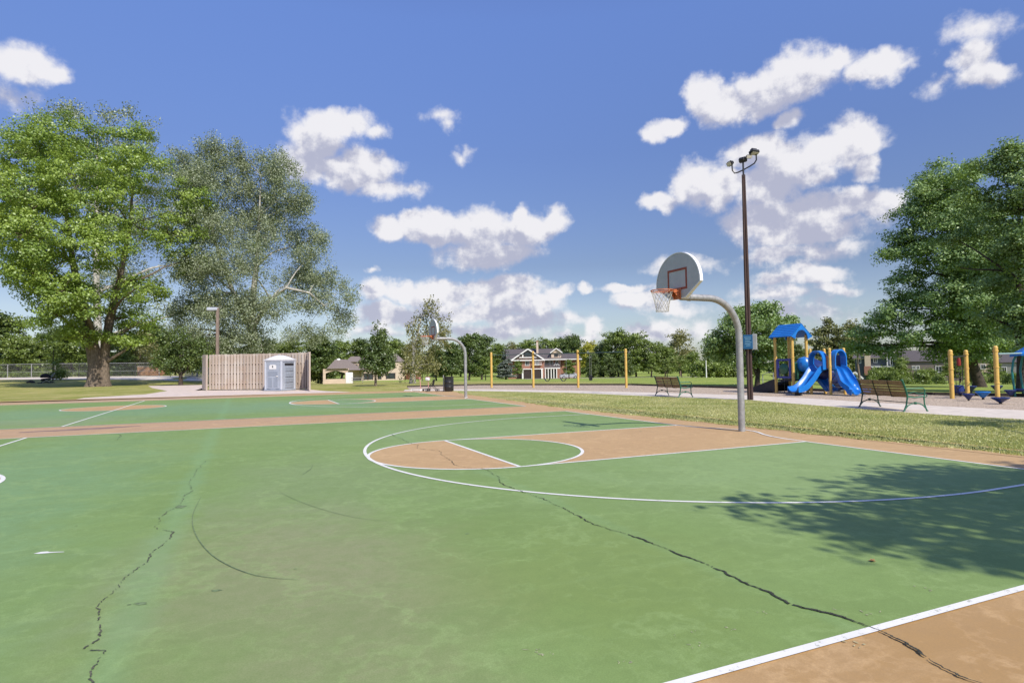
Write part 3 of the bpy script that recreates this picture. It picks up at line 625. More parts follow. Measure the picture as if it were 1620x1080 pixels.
# ================================================================== TREES
def leaf_mesh(name, cen, nor, size, tint, m, aspect=.7, fold=.0):
    n = len(cen); rng = np.random.default_rng(n)
    nor = nor/np.linalg.norm(nor, axis=1, keepdims=True)
    rd = rng.normal(size=(n, 3)); a = np.cross(nor, rd); a /= np.linalg.norm(a, axis=1, keepdims=True)+1e-9; b = np.cross(nor, a)
    s = (size*rng.uniform(.65, 1.3, n))[:, None]
    V = np.empty((n, 4, 3), np.float32)
    V[:, 0] = cen-a*s*.5; V[:, 1] = cen+b*s*aspect*.5+nor*s*.08; V[:, 2] = cen+a*s*.5; V[:, 3] = cen-b*s*aspect*.5+nor*s*.08
    me = bpy.data.meshes.new(name); me.vertices.add(n*4); me.vertices.foreach_set('co', V.ravel()); me.loops.add(n*4)
    me.loops.foreach_set('vertex_index', np.arange(n*4, dtype=np.int32)); me.polygons.add(n); me.polygons.foreach_set('loop_start', np.arange(0, n*4, 4, dtype=np.int32))
    me.update(calc_edges=True); at_ = me.attributes.new('tint', 'FLOAT', 'FACE'); at_.data.foreach_set('value', np.clip(tint, 0, 1).astype(np.float32)); me.materials.append(m)
    return me
def crown_points(blobs, n_cl, per, cl_r, rng, flat=.6, shell=.55, out=.6, upw=.5, rnd=.8, droop=0):
    """blobs (x,y,z,rx,ry,rz). Returns leaf centres, normals, tints and the cluster centres."""
    B = np.array(blobs, float); vol = (B[:, 3]*B[:, 4]*B[:, 5])**(.75); vol /= vol.sum()
    bi = rng.choice(len(B), n_cl, p=vol); d = rng.normal(size=(n_cl, 3)); d /= np.linalg.norm(d, axis=1, keepdims=True)
    rr = shell+(1-shell)*rng.uniform(0, 1, n_cl)**.6; rr = np.where(rng.uniform(size=n_cl) < .2, rr*rng.uniform(.2, .8, n_cl), rr)
    c = B[bi, :3]+d*B[bi, 3:6]*rr[:, None]; outward = d*np.array([1, 1, .8])
    cr = cl_r*rng.uniform(.6, 1.35, n_cl)
    k = rng.poisson(per*(cr/cl_r)**1.6); idx = np.repeat(np.arange(n_cl), k); m = len(idx)
    g = rng.normal(size=(m, 3)); g /= np.linalg.norm(g, axis=1, keepdims=True); g *= (rng.uniform(0, 1, m)**.45)[:, None]
    off = g*cr[idx][:, None]*np.array([1, 1, flat]); off += outward[idx]*(rng.uniform(-.3, .5, m)*cr[idx])[:, None]
    if droop: off[:, 2] -= droop*cr[idx]*rng.uniform(0, 1, m)**2*1.8; off[:, :2] *= .7
    cen = c[idx]+off
    nor = outward[idx]*out+g*.5+np.array([0, 0, upw])+rng.normal(size=(m, 3))*rnd
    tint = rng.uniform(.1, .9, n_cl)[idx]*.6+rng.uniform(0, .4, m)
    return cen, nor, tint, c
def limb(mb, a, b, r0, r1, rng, seg=7, n=6, wob=.06, sag=0):
    a, b = np.array(a, float), np.array(b, float); L = np.linalg.norm(b-a); P = []
    o = rng.normal(size=3)*wob*L; o2 = rng.normal(size=3)*wob*L
    for i in range(n+1):
        t = i/n; P.append(a+(b-a)*t+o*math.sin(math.pi*t)+o2*math.sin(2*math.pi*t)*.5+np.array([0, 0, sag*L*math.sin(math.pi*t)]))
    mb.tube([tuple(p) for p in P], [r0+(r1-r0)*(i/n)**.8 for i in range(n+1)], seg, cap=False); return P
def make_tree(name, loc, label, cat, blobs, lm, bark, trunk_r, leaf, n_cl, per, cl_r, seed, trunk=None, group=None, fork=.35, branches=60, parts=True, **kw):
    """trunk: list of (x,y,z,r) centre line; crown from blobs in metres relative to the trunk base"""
    rng = np.random.default_rng(seed); root = empty(name, loc, label, cat, group)
    cen, nor, tint, cl = crown_points(blobs, n_cl, per, cl_r, rng, **kw)
    me = leaf_mesh('crown', cen, nor, leaf, tint, lm); o = bpy.data.objects.new('crown', me); C.objects.link(o); o.parent = root
    mb = MB(); H = max(b[2]+b[5] for b in blobs)
    if trunk is None: trunk = [(0, 0, -.1, trunk_r*1.5), (0, 0, H*.03, trunk_r*1.1), (H*.01, 0, H*.12, trunk_r), (0, H*.01, H*.3, trunk_r*.8), (0, 0, H*.6, trunk_r*.45), (0, 0, H*.85, trunk_r*.12)]
    for tr in (trunk if isinstance(trunk[0][0], (list, tuple)) else [trunk]):
        mb.tube([(p[0], p[1], p[2]) for p in tr], [p[3] for p in tr], 12, cap=True)
    T = [p for tr in (trunk if isinstance(trunk[0][0], (list, tuple)) else [trunk]) for p in tr if p[2] > H*.08]
    tips = []
    for b in blobs:
        q = np.array(b[:3]); best = min(T, key=lambda p: np.linalg.norm(np.array(p[:3])-q+np.array([0, 0, .5*np.linalg.norm(q[:2]-np.array(p[:2]))])))
        r0 = max(.03, best[3]*.5); P = limb(mb, best[:3], b[:3], r0, r0*.3, rng, 7, 6, .05, .04); tips += [(tuple(p), r0*.4) for p in P[2:]]
    sel = rng.choice(len(cl), min(branches, len(cl)), replace=False); TP = np.array([t[0] for t in tips])
    for i in sel:
        j = np.argmin(np.linalg.norm(TP-cl[i], axis=1)+rng.uniform(0, .3)); r0 = min(tips[j][1], .02+.01*np.linalg.norm(TP[j]-cl[i]))
        limb(mb, TP[j], cl[i], r0, r0*.25, rng, 4, 4, .07)
    mb.build('trunk', bark, root, True)
    return root
def pix_blobs(base, u0, v0, depth, lst, squash=1.0, dj=0.0, seed=0, zr=None):
    """image-plane outline (u,v,ru,rv[,depth offset m]) at the tree's distance -> round masses in metres around its base"""
    r = random.Random(seed); s = depth/F; rx_, fx_ = Vector((rt[0], rt[1], 0)).normalized(), Vector((fw[0], fw[1], 0)).normalized(); out = []
    for q in lst:
        u, v, ru, rv = q[:4]; dep = q[4] if len(q) > 4 else (r.random()-.5)*2*dj
        roll = (u-u0)*ROLL
        lx = (u-u0)*s*(1+dep/depth); p = rx_*lx+fx_*dep; z = ((v0-v)+roll*-1*0+(u-u0)*.0152*1.0*-1*0)*s
        z = (v0-(v-(u-u0)*ROLL))*s
        out.append((p.x, p.y, z, ru*s*squash, ru*s*squash, rv*s*squash))
    return out
def build_big_trees():
    # old maple by the plaza
    d = 64; b = atd(157, d); b.z = 0
    L = [(95, 205, 50, 32), (30, 235, 42, 38), (70, 255, 60, 45, -3), (130, 255, 50, 45, 3), (205, 222, 34, 36), (225, 275, 48, 40, -2), (262, 305, 38, 38, 3), (175, 300, 50, 42, -5),
         (30, 320, 60, 45, 2), (100, 335, 60, 45, -6), (200, 350, 60, 42, -4), (255, 360, 42, 30, 2), (-25, 300, 50, 60), (120, 395, 55, 32, -7), (60, 395, 48, 28, -2), (10, 380, 40, 30, 4), (205, 405, 50, 28, -5), (262, 405, 30, 22, 3),
         (140, 440, 58, 26, -6), (85, 450, 34, 18, -3), (45, 425, 30, 16, 3), (200, 455, 42, 24, 2), (245, 462, 26, 14, -3), (150, 482, 46, 24, -2), (95, 488, 30, 10, 2), (60, 470, 26, 7, 0), (185, 500, 38, 22, 2), (225, 505, 22, 11, 0), (150, 520, 30, 18, -2), (118, 515, 24, 14, 0), (190, 530, 30, 16, 1), (215, 540, 16, 10, 0), (165, 540, 22, 8, -2), (140, 502, 34, 24, -5), (165, 470, 40, 26, -6), (118, 470, 30, 22, -5), (192, 490, 30, 24, -5), (150, 536, 24, 10, -4)]
    s = d/F; tr = [[(-.5, 0, -.2, .92), (-.45, 0, .5, .68), (-.42, 0, 2, .58), (-.5, 0, 3.6, .64), (-.9, 0, 5.2, .62), (-1.6, .3, 8, .46), (-2.6, 1, 13, .3), (-3.4, 1, 19, .14)],
                   [(.5, .25, -.2, .70), (.44, .2, .6, .52), (.42, .1, 2.4, .46), (.52, .1, 4.4, .45), (.9, 0, 7, .42), (1.8, -.6, 11, .3), (2.8, -1, 17, .18), (3, -1, 22, .08)]]
    blobs = pix_blobs(b, 157, 611, d, L)
    root = make_tree('maple_tree', b, 'huge old maple with a thick twin trunk and bright green crown beside the plaza', 'tree', blobs, M['maple'], M['bark'], .8, .225, 1200, 108, .95, 21, trunk=tr, branches=260, flat=.5, out=.7, upw=.7, rnd=.6, shell=.65)
    # silver poplar behind the cedar enclosure
    d = 72; b = atd(398, d)
    L = [(285, 240, 22, 22), (300, 265, 34, 30, 2), (345, 245, 30, 28, -2), (372, 232, 18, 20, 0), (410, 245, 32, 26, 3), (440, 262, 30, 30, 0), (330, 300, 50, 40, -3), (400, 310, 50, 42, 4), (365, 280, 36, 44, 0), (378, 250, 24, 26, 1), (365, 340, 40, 40, 2), (455, 305, 38, 34, 0), (480, 325, 20, 18), (300, 340, 34, 42, 3),
         (350, 370, 50, 40, -4), (420, 370, 50, 40, 0), (470, 370, 34, 28, 3), (490, 400, 28, 22, 0), (290, 420, 26, 40, 4), (345, 430, 46, 34, -4), (410, 430, 46, 36, -5), (462, 435, 40, 30, 2), (512, 440, 30, 20, 0), (545, 455, 22, 16, 0), (560, 472, 10, 10, 0),
         (500, 478, 36, 20, 0), (540, 495, 20, 16, 1), (440, 490, 44, 28, -4), (380, 490, 48, 30, -4), (320, 480, 42, 28, 0), (275, 490, 22, 24, 2), (350, 530, 52, 24, -3), (420, 535, 48, 22, -3), (482, 525, 34, 22, 0), (528, 522, 20, 12, 0), (300, 520, 24, 16, 0), (400, 560, 40, 14, -3)]
    tr = [[(0, 0, -.3, .75), (0, 0, 1.2, .55), (.2, 0, 5, .48), (.0, 0, 9, .4), (.5, 0, 14, .28), (.8, 0, 20, .12), (1, 0, 25, .05)], [(.1, 0, 6, .35), (-2, .5, 11, .25), (-4, 1, 17, .15), (-5, 1, 22, .06)], [(.2, -.2, 7, .3), (2, -2, 10, .22), (3.6, -4, 11.2, .17), (6, -5, 10.6, .12), (7.6, -5, 9.2, .07)]]
    make_tree('silver_poplar', b, 'tall grey green silver poplar rising behind the cedar enclosure', 'tree', pix_blobs(b, 398, 608, d, L), M['poplar'], M['bark_pale'], .6, .17, 1950, 95, .85, 22, trunk=tr, branches=420, flat=.9, out=.35, upw=.25, rnd=1.1, shell=.35)
    d = 92; b = atd(150, d)
    L = [(60, 190, 22, 22), (90, 175, 24, 20, 2), (125, 190, 26, 26, -2), (75, 220, 40, 30, 3), (160, 190, 18, 24), (190, 185, 22, 26, 0), (215, 200, 22, 26, 3), (180, 225, 40, 30, 2), (235, 240, 20, 24, 0), (250, 270, 24, 26), (110, 260, 60, 30, 5), (200, 290, 60, 40, 5), (250, 330, 40, 40, 5), (60, 280, 50, 40, 5), (150, 350, 90, 50, 6), (260, 420, 34, 40, 6), (150, 440, 80, 40, 6), (250, 500, 40, 30, 4)]
    make_tree('silver_poplar', b, 'silvery poplar whose grey tips show above and behind the old maple', 'tree', pix_blobs(b, 150, 605, d, L), M['poplar'], M['bark_pale'], .6, .30, 900, 38, 1.2, 23, branches=120, flat=.9, out=.35, upw=.25, rnd=1.1, shell=.4)
    # broad dark maple beyond the chip bed on the right
    d = 58; b = atd(1548, d)
    L = [(1500, 268, 26, 24), (1490, 300, 44, 32, -2), (1530, 300, 34, 34, 2), (1462, 325, 32, 26, 0), (1480, 350, 44, 32, -3), (1444, 374, 24, 20, 0), (1434, 394, 26, 12, 0), (1520, 365, 50, 40, -4), (1470, 405, 48, 26, -3), (1444, 430, 26, 16, 0), (1520, 425, 56, 34, -5), (1440, 462, 36, 22, 0),
         (1480, 470, 52, 30, -4), (1418, 492, 36, 16, 0), (1540, 480, 56, 34, -3), (1402, 518, 30, 16, 2), (1445, 515, 46, 22, -2), (1500, 520, 50, 24, -3), (1390, 538, 22, 10, 2), (1430, 545, 34, 10, 2), (1480, 548, 36, 12, 0), (1560, 530, 50, 24, 0), (1590, 470, 46, 40, 3), (1590, 400, 50, 50, 4), (1585, 340, 40, 44, 4), (1640, 420, 60, 90, 5), (1530, 556, 34, 10, 0)]
    tr = [(0, 0, -.3, .7), (-.1, 0, .5, .5), (-.8, 0, 1.9, .42), (-1.7, -.2, 3.4, .36), (-2.4, -.5, 6, .28), (-2.6, -.5, 10, .2), (-2.6, -.5, 15, .08)]
    make_tree('norway_maple', b, 'broad dark maple with a low leaning trunk beyond the playground lawn', 'tree', pix_blobs(b, 1548, 606, d, L), M['maple_dark'], M['bark_dark'], .5, .21, 1450, 125, .95, 24, trunk=tr, branches=120, flat=.45, out=.6, upw=.8, rnd=.6, shell=.6)
    d = 27; b = atd(1616, d); b.z = 0
    L = [(1545, 270, 14, 10, 3), (1580, 262, 22, 16, 2), (1605, 245, 26, 20, 1), (1625, 285, 40, 36, 0), (1578, 300, 22, 16, 1), (1600, 340, 36, 30, 1), (1650, 340, 50, 60, 0), (1570, 360, 22, 14, 2), (1610, 395, 36, 26, 0), (1575, 410, 20, 12, 2), (1650, 420, 50, 50, 1), (1600, 450, 34, 20, 1), (1640, 490, 50, 30, 0), (1585, 490, 24, 12, 1), (1602, 520, 30, 14, 0), (1660, 520, 40, 22, 0), (1720, 380, 60, 110, 0), (1700, 300, 40, 40, 0), (1640, 245, 40, 34, 0), (1612, 232, 22, 12, 0), (1598, 440, 26, 36, -1), (1608, 385, 30, 30, -1.3), (1618, 320, 30, 36, -1.2), (1605, 490, 30, 26, -1), (1615, 545, 36, 14, -.8)]
    tr = [(0, 0, -.1, .30), (0, 0, .5, .21), (.06, 0, 1.6, .18), (-.05, 0, 2.8, .17), (.2, 0, 5, .13), (.4, 0, 8, .05)]
    make_tree('norway_maple', b, 'maple with a dark trunk beside the teal climber at the right edge', 'tree', pix_blobs(b, 1616, 621, d, L), M['maple_dark'], M['bark_dark'], .2, .11, 850, 105, .46, 25, trunk=tr, branches=120, flat=.5, out=.6, upw=.8, rnd=.6, shell=.5)
    # small crab apple behind the playground
    d = 38; b = atd(1197, d); b.z = terrain(b.x, b.y)
    L = [(1140, 540, 22, 16), (1128, 555, 14, 12), (1160, 515, 26, 18, -1), (1190, 500, 28, 18, 1), (1215, 495, 22, 14), (1210, 530, 34, 24, -1), (1165, 550, 34, 20, 1), (1240, 520, 24, 14, 0), (1245, 545, 22, 18, 1), (1205, 565, 30, 14, 0), (1258, 505, 9, 5, 0), (1222, 482, 9, 8, 0), (1135, 525, 8, 8, 0), (1175, 570, 20, 10, 0)]
    tr = [[(0, 0, -.1, .2), (.02, 0, .4, .15), (.12, 0, 1.1, .12), (.5, 0, 1.9, .09), (.9, 0, 2.8, .06)], [(.05, 0, .6, .1), (-.4, 0, 1.5, .09), (-1, 0, 2.6, .05)]]
    make_tree('crabapple_tree', b, 'small spreading tree with dark forked trunk behind the playground tower', 'tree', pix_blobs(b, 1197, 611, d, L), M['maple_dark'], M['bark_dark'], .15, .14, 560, 56, .42, 26, trunk=tr, branches=140, flat=.6, out=.5, upw=.5, rnd=.9, shell=.35)
    # birch between the benches of lawn behind the far hoop
    d = 62; b = atd(650, d)
    L = [(682, 480, 12, 14), (670, 495, 16, 12, 1), (695, 500, 18, 12), (655, 505, 12, 10), (650, 520, 14, 16), (680, 520, 24, 14, 1), (706, 520, 12, 14), (665, 535, 20, 12), (698, 535, 18, 10), (645, 560, 10, 24, 0), (655, 575, 16, 16, -1), (675, 560, 20, 20, 1), (690, 575, 14, 14, 0), (640, 580, 10, 10, 0)]
    tr = [[(0, 0, -.1, .2), (.05, 0, 1.5, .14), (.5, 0, 4, .11), (1.2, 0, 7, .06), (2, 0, 8.6, .02)], [(.4, 0, -.1, .12), (.3, 0, 1.8, .1), (.2, 0, 5, .06)]]
    make_tree('birch_tree', b, 'sparse drooping birch with a slim white trunk behind the far hoop', 'tree', pix_blobs(b, 650, 604, d, L), M['birch'], M['bark_pale'], .15, .19, 340, 17, .5, 27, trunk=tr, branches=120, flat=1.3, out=.3, upw=.1, rnd=1.0, shell=.2, droop=.6)
    # young pear on the lawn
    d = 51; b = atd(594, d); b.z = 0
    L = [(598, 560, 20, 20), (595, 580, 24, 12), (600, 545, 14, 16), (603, 530, 8, 12), (606, 518, 3, 10), (592, 535, 6, 12), (612, 570, 12, 12), (582, 572, 10, 12), (595, 515, 2, 8)]
    tr = [(0, 0, -.1, .12), (0, 0, .8, .09), (.1, 0, 2.2, .07), (.3, 0, 4.2, .03)]
    make_tree('pear_tree', b, 'young dense green tree on a thin trunk standing on the lawn before the tan house', 'tree', pix_blobs(b, 594, 610, d, L), M['tree_b'], M['bark'], .08, .15, 330, 34, .36, 28, trunk=tr, branches=60, flat=.8, shell=.35)
    d = 64; b = atd(286, d); b.z = 0
    L = [(285, 545, 20, 22), (262, 555, 18, 18, 1), (308, 552, 18, 20, 0), (270, 575, 26, 14), (300, 575, 24, 14), (285, 528, 12, 12), (322, 560, 10, 12), (248, 562, 8, 8)]
    tr = [(0, 0, -.1, .24), (0, 0, 1, .17), (0, 0, 3, .14), (.1, 0, 5, .06)]
    make_tree('shade_tree', b, 'small dark tree standing where the plaza walk meets the gate', 'tree', pix_blobs(b, 286, 608, d, L), M['tree_b'], M['bark_dark'], .15, .2, 300, 30, .55, 29, trunk=tr, branches=90, shell=.3)
    d = 82; b = atd(84, d); b.z = 0
    make_tree('lime_sapling', b, 'small yellow green sapling standing just behind the black bin', 'tree', pix_blobs(b, 84, 605, d, [(92, 585, 12, 10), (84, 572, 8, 8), (98, 590, 8, 6)]), M['tree_a'], M['bark_dark'], .07, .2, 60, 26, .5, 30, trunk=[(0, 0, 0, .1), (0, 0, 2, .07), (0, 0, 4.6, .03)], branches=20)
    # conifer behind the playground and its lighter neighbour
    d = 88; b = atd(1312, d)
    L = [(1312, 505, 5, 10), (1300, 520, 14, 6), (1325, 518, 14, 7), (1295, 535, 18, 8), (1330, 535, 22, 10), (1318, 550, 34, 12), (1300, 560, 24, 12), (1325, 570, 18, 12)]
    make_tree('hemlock_tree', b, 'feathery olive evergreen with upswept sprays behind the blue slides', 'tree', pix_blobs(b, 1312, 602, d, L), M['conifer'], M['bark_dark'], .2, .3, 420, 30, .7, 31, branches=80, flat=.4, upw=.2, shell=.2)
    d = 100; b = atd(1358, d)
    L = [(1350, 515, 12, 12), (1365, 530, 14, 14), (1345, 540, 18, 14), (1368, 545, 8, 8)]
    make_tree('ash_tree', b, 'thin pale green tree between the evergreen and the broad dark maple', 'tree', pix_blobs(b, 1358, 602, d, L), M['birch'], M['bark'], .2, .3, 200, 26, .9, 32, branches=60, shell=.3)
    # the maple beside the photographer's right whose shadow falls on the court
    b = Vector((1.2, -13.7, 0)); L = []
    for k, (sx, sy, rx, ry) in enumerate([(-4.3, -5.4, .8, .3), (-4.5, -6.4, .6, .3), (-3.1, -6.1, 1.1, .8), (-2.5, -5.0, .8, .3), (-1.7, -6.2, 1.4, 1.2), (-1.4, -5.1, .9, .38), (0, -6.3, 1.5, 1.2), (1.5, -6.4, 1.6, 1.3), (-4.2, -7.1, .9, .45), (-2.6, -7.2, 1.2, .5), (-.6, -7.6, 1.7, .8), (3, -7, 2, 1.5), (-.3, -5.5, 1.2, .5), (2.6, -8.6, 2, 1.2), (.2, -9, 1.8, 1), (6.4, -1.4, 1.6, .6), (5, -4.5, 1.5, .9)]):
        z = 6.2+(k*.618 % 1)*1.9+(1.2 if k > 14 else 0); L.append((sx+.145*z-b.x, sy-1.025*z-b.y, z, rx, ry*.75, .32+ry*.25))
    make_tree('shade_maple', b, 'maple beyond the right edge of the picture that shades the court corner', 'tree', L, M['maple_dark'], M['bark_dark'], .22, .15, 480, 46, .46, 33, branches=150, flat=.45, upw=.8, shell=.3)
build_big_trees()
# ---- generic background trees: one of each kind, then copies
protos = {}
def kind_tree(kind):
    r = random.Random(hash(kind) % 97 if False else {'round': 1, 'tall': 2, 'loose': 3, 'spruce': 4, 'small': 5, 'yellow': 6, 'dense': 7, 'bush': 8}[kind]); H = 10.0; L = []
    if kind == 'spruce':
        for i in range(9):
            z = 1+i*.95; w = 2.6*(1-(z-.6)/9.6); n = 5 if w > 1 else 3
            for k in range(n): a = k*2*math.pi/n+i; L.append((w*.6*math.cos(a), w*.6*math.sin(a), z, w*.5, w*.5, .35))
        L.append((0, 0, 9.3, .25, .25, .7)); return L
    if kind == 'bush': return [(x, y, .9+.3*r.random(), 1.3, 1.1, .9) for x, y in ((-1.2, 0), (0, .4), (1.1, -.1), (.2, -.6))]
    n = {'round': 15, 'tall': 14, 'loose': 13, 'small': 9, 'yellow': 12, 'dense': 18}[kind]
    W = {'round': 4.3, 'tall': 3.2, 'loose': 4.0, 'small': 2.9, 'yellow': 3.6, 'dense': 4.6}[kind]; z0 = {'round': 1.0, 'tall': .8, 'loose': 1.6, 'small': 2.2, 'yellow': 1.0, 'dense': .2}[kind]
    for i in range(n):
        t = (i+.5)/n; z = z0+.9+(H-z0-1.9)*t; w = W*math.sin(math.pi*(.28+.62*t))**.8; a = i*2.4+r.random(); q = w*(.35+.35*r.random())
        s = W*(.30+.14*r.random()); L.append((q*math.cos(a), q*math.sin(a), z, s, s, s*.72))
    L.append((0, 0, H-1.3, W*.3, W*.3, 1.3)); return L
KM = {'round': (M['tree_a'], .36, 260, 34, .85), 'tall': (M['tree_b'], .34, 260, 32, .75), 'loose': (M['birch'], .32, 220, 24, .8), 'spruce': (M['spruce'], .26, 330, 26, .45), 'small': (M['tree_a'], .34, 170, 30, .7), 'yellow': (M['tree_y'], .36, 220, 30, .8), 'dense': (M['tree_b'], .38, 330, 36, .85), 'bush': (M['tree_a'], .22, 90, 30, .45)}
cnt = {}
def btree(kind, u, vtop, depth, label, wscale=1.0, group=None, name=None, cat='tree', rz=None):
    p = atd(u, depth); hz = 540+(575-540)  # ground height comes from the terrain
    d = ray(u, vtop); z = CH+d[2]*depth; Hh = z-p.z; nm = name or {'round': 'broadleaf_tree', 'tall': 'tall_tree', 'loose': 'thin_crowned_tree', 'spruce': 'blue_spruce', 'small': 'small_tree', 'yellow': 'yellow_tree', 'dense': 'dense_tree', 'bush': 'shrub'}[kind]
    base_h = 2.1 if kind == 'bush' else 10.0; s = Hh/base_h; rz = random.Random(u*7+depth).random()*6.28 if rz is None else rz
    if kind not in protos:
        m, lf, ncl, per, cr = KM[kind]
        protos[kind] = make_tree(nm, (0, 0, 0), label, cat, kind_tree(kind), m, M['bark_dark'] if kind != 'loose' else M['bark'], .04 if kind == 'bush' else .2, lf, ncl, per, cr, 50+len(protos), branches=50, shell=.45, flat=.5 if kind != 'bush' else .8)
        o = protos[kind]; o.location = p; o.rotation_euler = (0, 0, rz); o.scale = (s*wscale, s*wscale, s)
        if group: o['group'] = group
        return o
    o = copy_thing(protos[kind], p, rz, (s*wscale, s*wscale, s), label, group); o.name = nm; o['category'] = cat; return o
def bare(kind, u, vtop, depth): pass
BL = 'trees lining the left edge behind the chain link fence'; BM = 'trees behind the brick house'; BR = 'trees at the far side of the field'
left_row = [('dense', -40, 480, 130, 'dark tree at the far left edge behind the chain link fence'), ('round', -5, 492, 135, 'round green tree cut by the left edge of the photo'), ('round', 28, 528, 120, 'low round tree behind the fence, left of the stroller'), ('small', 62, 540, 128, 'small tree behind the fence directly above the stroller'),
    ('dense', 85, 520, 140, 'dark dense tree behind the fence above the black bin'), ('round', 112, 512, 118, 'bright green tree behind the fence just left of the maple trunk'), ('dense', 150, 530, 140, 'dense tree hidden behind the big maple trunk'), ('round', 190, 535, 124, 'green tree behind the fence just right of the maple trunk'),
    ('loose', 222, 522, 128, 'olive tree behind the fence between maple trunk and gate'), ('dense', 250, 515, 150, 'dark tree behind the gate walk'), ('round', 312, 528, 110, 'light green tree beside the left end of the cedar enclosure'), ('dense', 345, 535, 118, 'dark tree above the left end of the cedar enclosure'),
    ('round', 385, 545, 112, 'green tree above the middle of the cedar enclosure'), ('dense', 430, 540, 116, 'dark tree above the portable toilet'), ('round', 460, 535, 105, 'bright tree above the right end of the cedar enclosure'), ('dense', 508, 532, 102, 'rounded dark tree just right of the cedar enclosure')]
for k, u, vt, d, lb in left_row: btree(k, u, vt, d, lb, 1.1, BL)
mid = [('round', 540, 536, 225, 'treetop above the roof of the picnic shelter'), ('dense', 572, 537, 230, 'dark treetop above the left roof of the tan house'), ('round', 625, 534, 232, 'treetop right of the pear tree above the tan house'), ('loose', 652, 540, 228, 'pale treetop above the right roof of the tan house'),
    ('loose', 668, 565, 120, 'yellowish weeping tree just left of the far backboard post'), ('tall', 690, 545, 130, 'dark green tree right behind the far hoop net'), ('tall', 715, 540, 126, 'dark tree in the bend of the far hoop post'), ('tall', 742, 526, 135, 'tall green tree just right of the far hoop post'), ('tall', 762, 527, 150, 'tall tree between the far hoop post and first swing post'), ('small', 768, 563, 118, 'small tree left of the first yellow swing post')]
for k, u, vt, d, lb in mid: btree(k, u, vt, d, lb, 1.0, BR)
btree('spruce', 800, 545, 140, 'blue spruce at the left corner of the brick house', 1.3)
btree('small', 819, 570, 128, 'small round tree on the lawn before the brick house garage', 1.0, 'young lawn trees'); btree('small', 900, 568, 128, 'small round tree on the lawn beside the silver car', 1.35, 'young lawn trees')
back = [('round', 788, 541, 215, 'treetop left of the brick house roof'), ('loose', 812, 540, 225, 'pale treetop above the left roof ridge of the brick house'), ('round', 836, 535, 222, 'treetop above the big gable of the brick house'), ('round', 866, 533, 222, 'treetop just right of the brick chimney'), ('dense', 886, 536, 228, 'dark treetop above the dormer'), ('dense', 905, 531, 215, 'dark treetop above the right end of the brick house'),
    ('yellow', 934, 539, 200, 'yellow green tree between the brick house and the tall grove'), ('dense', 955, 541, 180, 'dark tree behind the third swing bay'), ('round', 978, 520, 172, 'tall broad tree behind the last swing post'), ('round', 1006, 524, 170, 'tall broad tree right of the last swing post'), ('dense', 938, 560, 160, 'dark low tree right of the silver car'), ('dense', 965, 562, 158, 'dark low tree behind the strap swing'), ('dense', 990, 560, 156, 'dark low tree behind the last swing post'),
    ('round', 1030, 537, 168, 'green tree above the left end of the first bench'), ('round', 1052, 545, 166, 'green tree above the first bench'), ('loose', 1076, 521, 180, 'grey green round topped tree standing tallest above the first bench'), ('round', 1096, 555, 165, 'green tree above the right end of the first bench'), ('small', 1031, 560, 140, 'small lawn tree above the left end of the first bench'), ('small', 1078, 562, 140, 'small lawn tree above the right end of the first bench'), ('small', 1055, 566, 144, 'smallest lawn tree above the first bench')]
for k, u, vt, d, lb in back: btree(k, u, vt, d, lb, .95, BM if u < 930 else BR)
r9 = random.Random(9)
for i in range(30):
    u = 495+i*23+r9.random()*10; btree(r9.choice(['dense', 'round', 'dense', 'round', 'tall']), u, 549+r9.random()*10, 236+r9.random()*20, 'distant tree merging into the continuous treeline along the horizon', 1.25, 'distant treeline')
for i in range(14):
    u = -40+i*26+r9.random()*10; btree(r9.choice(['dense', 'round']), u, 545+r9.random()*12, 165+r9.random()*15, 'distant tree filling the gaps low behind the chain link fence', 1.2, 'distant treeline behind the plaza')
for i in range(10):
    u = 1240+i*46+r9.random()*14; btree(r9.choice(['dense', 'round']), u, 545+r9.random()*12, 185+r9.random()*15, 'distant tree showing between the houses on the right', 1.3, 'distant trees behind the houses')
for i in range(12):
    u = -30+i*26+r9.random()*8; btree('bush', u, 583+r9.random()*5, 112+r9.random()*3, 'dark low hedge shrub growing behind the chain link fence', 1.5, 'hedge behind the chain link fence', 'hedge_shrub', 'shrub')
for i, (u, vt) in enumerate([(1110, 568), (1122, 572), (1134, 569), (1147, 573), (1160, 570), (1173, 574)]):
    btree('bush', u, vt, 112, ['hedge shrub nearest the white flagpole', 'hedge shrub just right of the white flagpole', 'hedge shrub below the white gable on its left', 'hedge shrub straight below the white gable', 'hedge shrub just left of the near hoop post', 'hedge shrub hidden beside the brown light pole'][i], 1.1, 'hedge before the white gabled house', 'hedge_shrub', 'shrub')
rightrow = [('dense', 1388, 560, 150, 'dark tree behind the slate blue house'), ('round', 1425, 563, 140, 'green tree between the slate blue and taupe houses'), ('dense', 1255, 545, 100, 'dark tree seen through the playground tower posts'), ('dense', 1238, 548, 90, 'dark tree behind the tower roof post'), ('round', 1285, 550, 130, 'green tree left of the feathery evergreen'), ('dense', 1500, 530, 150, 'dark tree behind the taupe house'), ('dense', 1575, 525, 150, 'dark tree behind the beige house'), ('dense', 1640, 520, 150, 'dark tree behind the grey house')]
for k, u, vt, d, lb in rightrow: btree(k, u, vt, d, lb, 1.0, 'trees behind the houses on the right')
for u, vt, lb in ((1424, 572, 'small lawn tree between the slate blue and taupe houses'), (1518, 566, 'small lawn tree left of the beige house'), (1571, 568, 'small lawn tree between the beige and grey houses'), (1500, 574, 'lowest small tree before the taupe house')): btree('small', u, vt, 122, lb, 1.5, 'small trees in the gardens on the right')
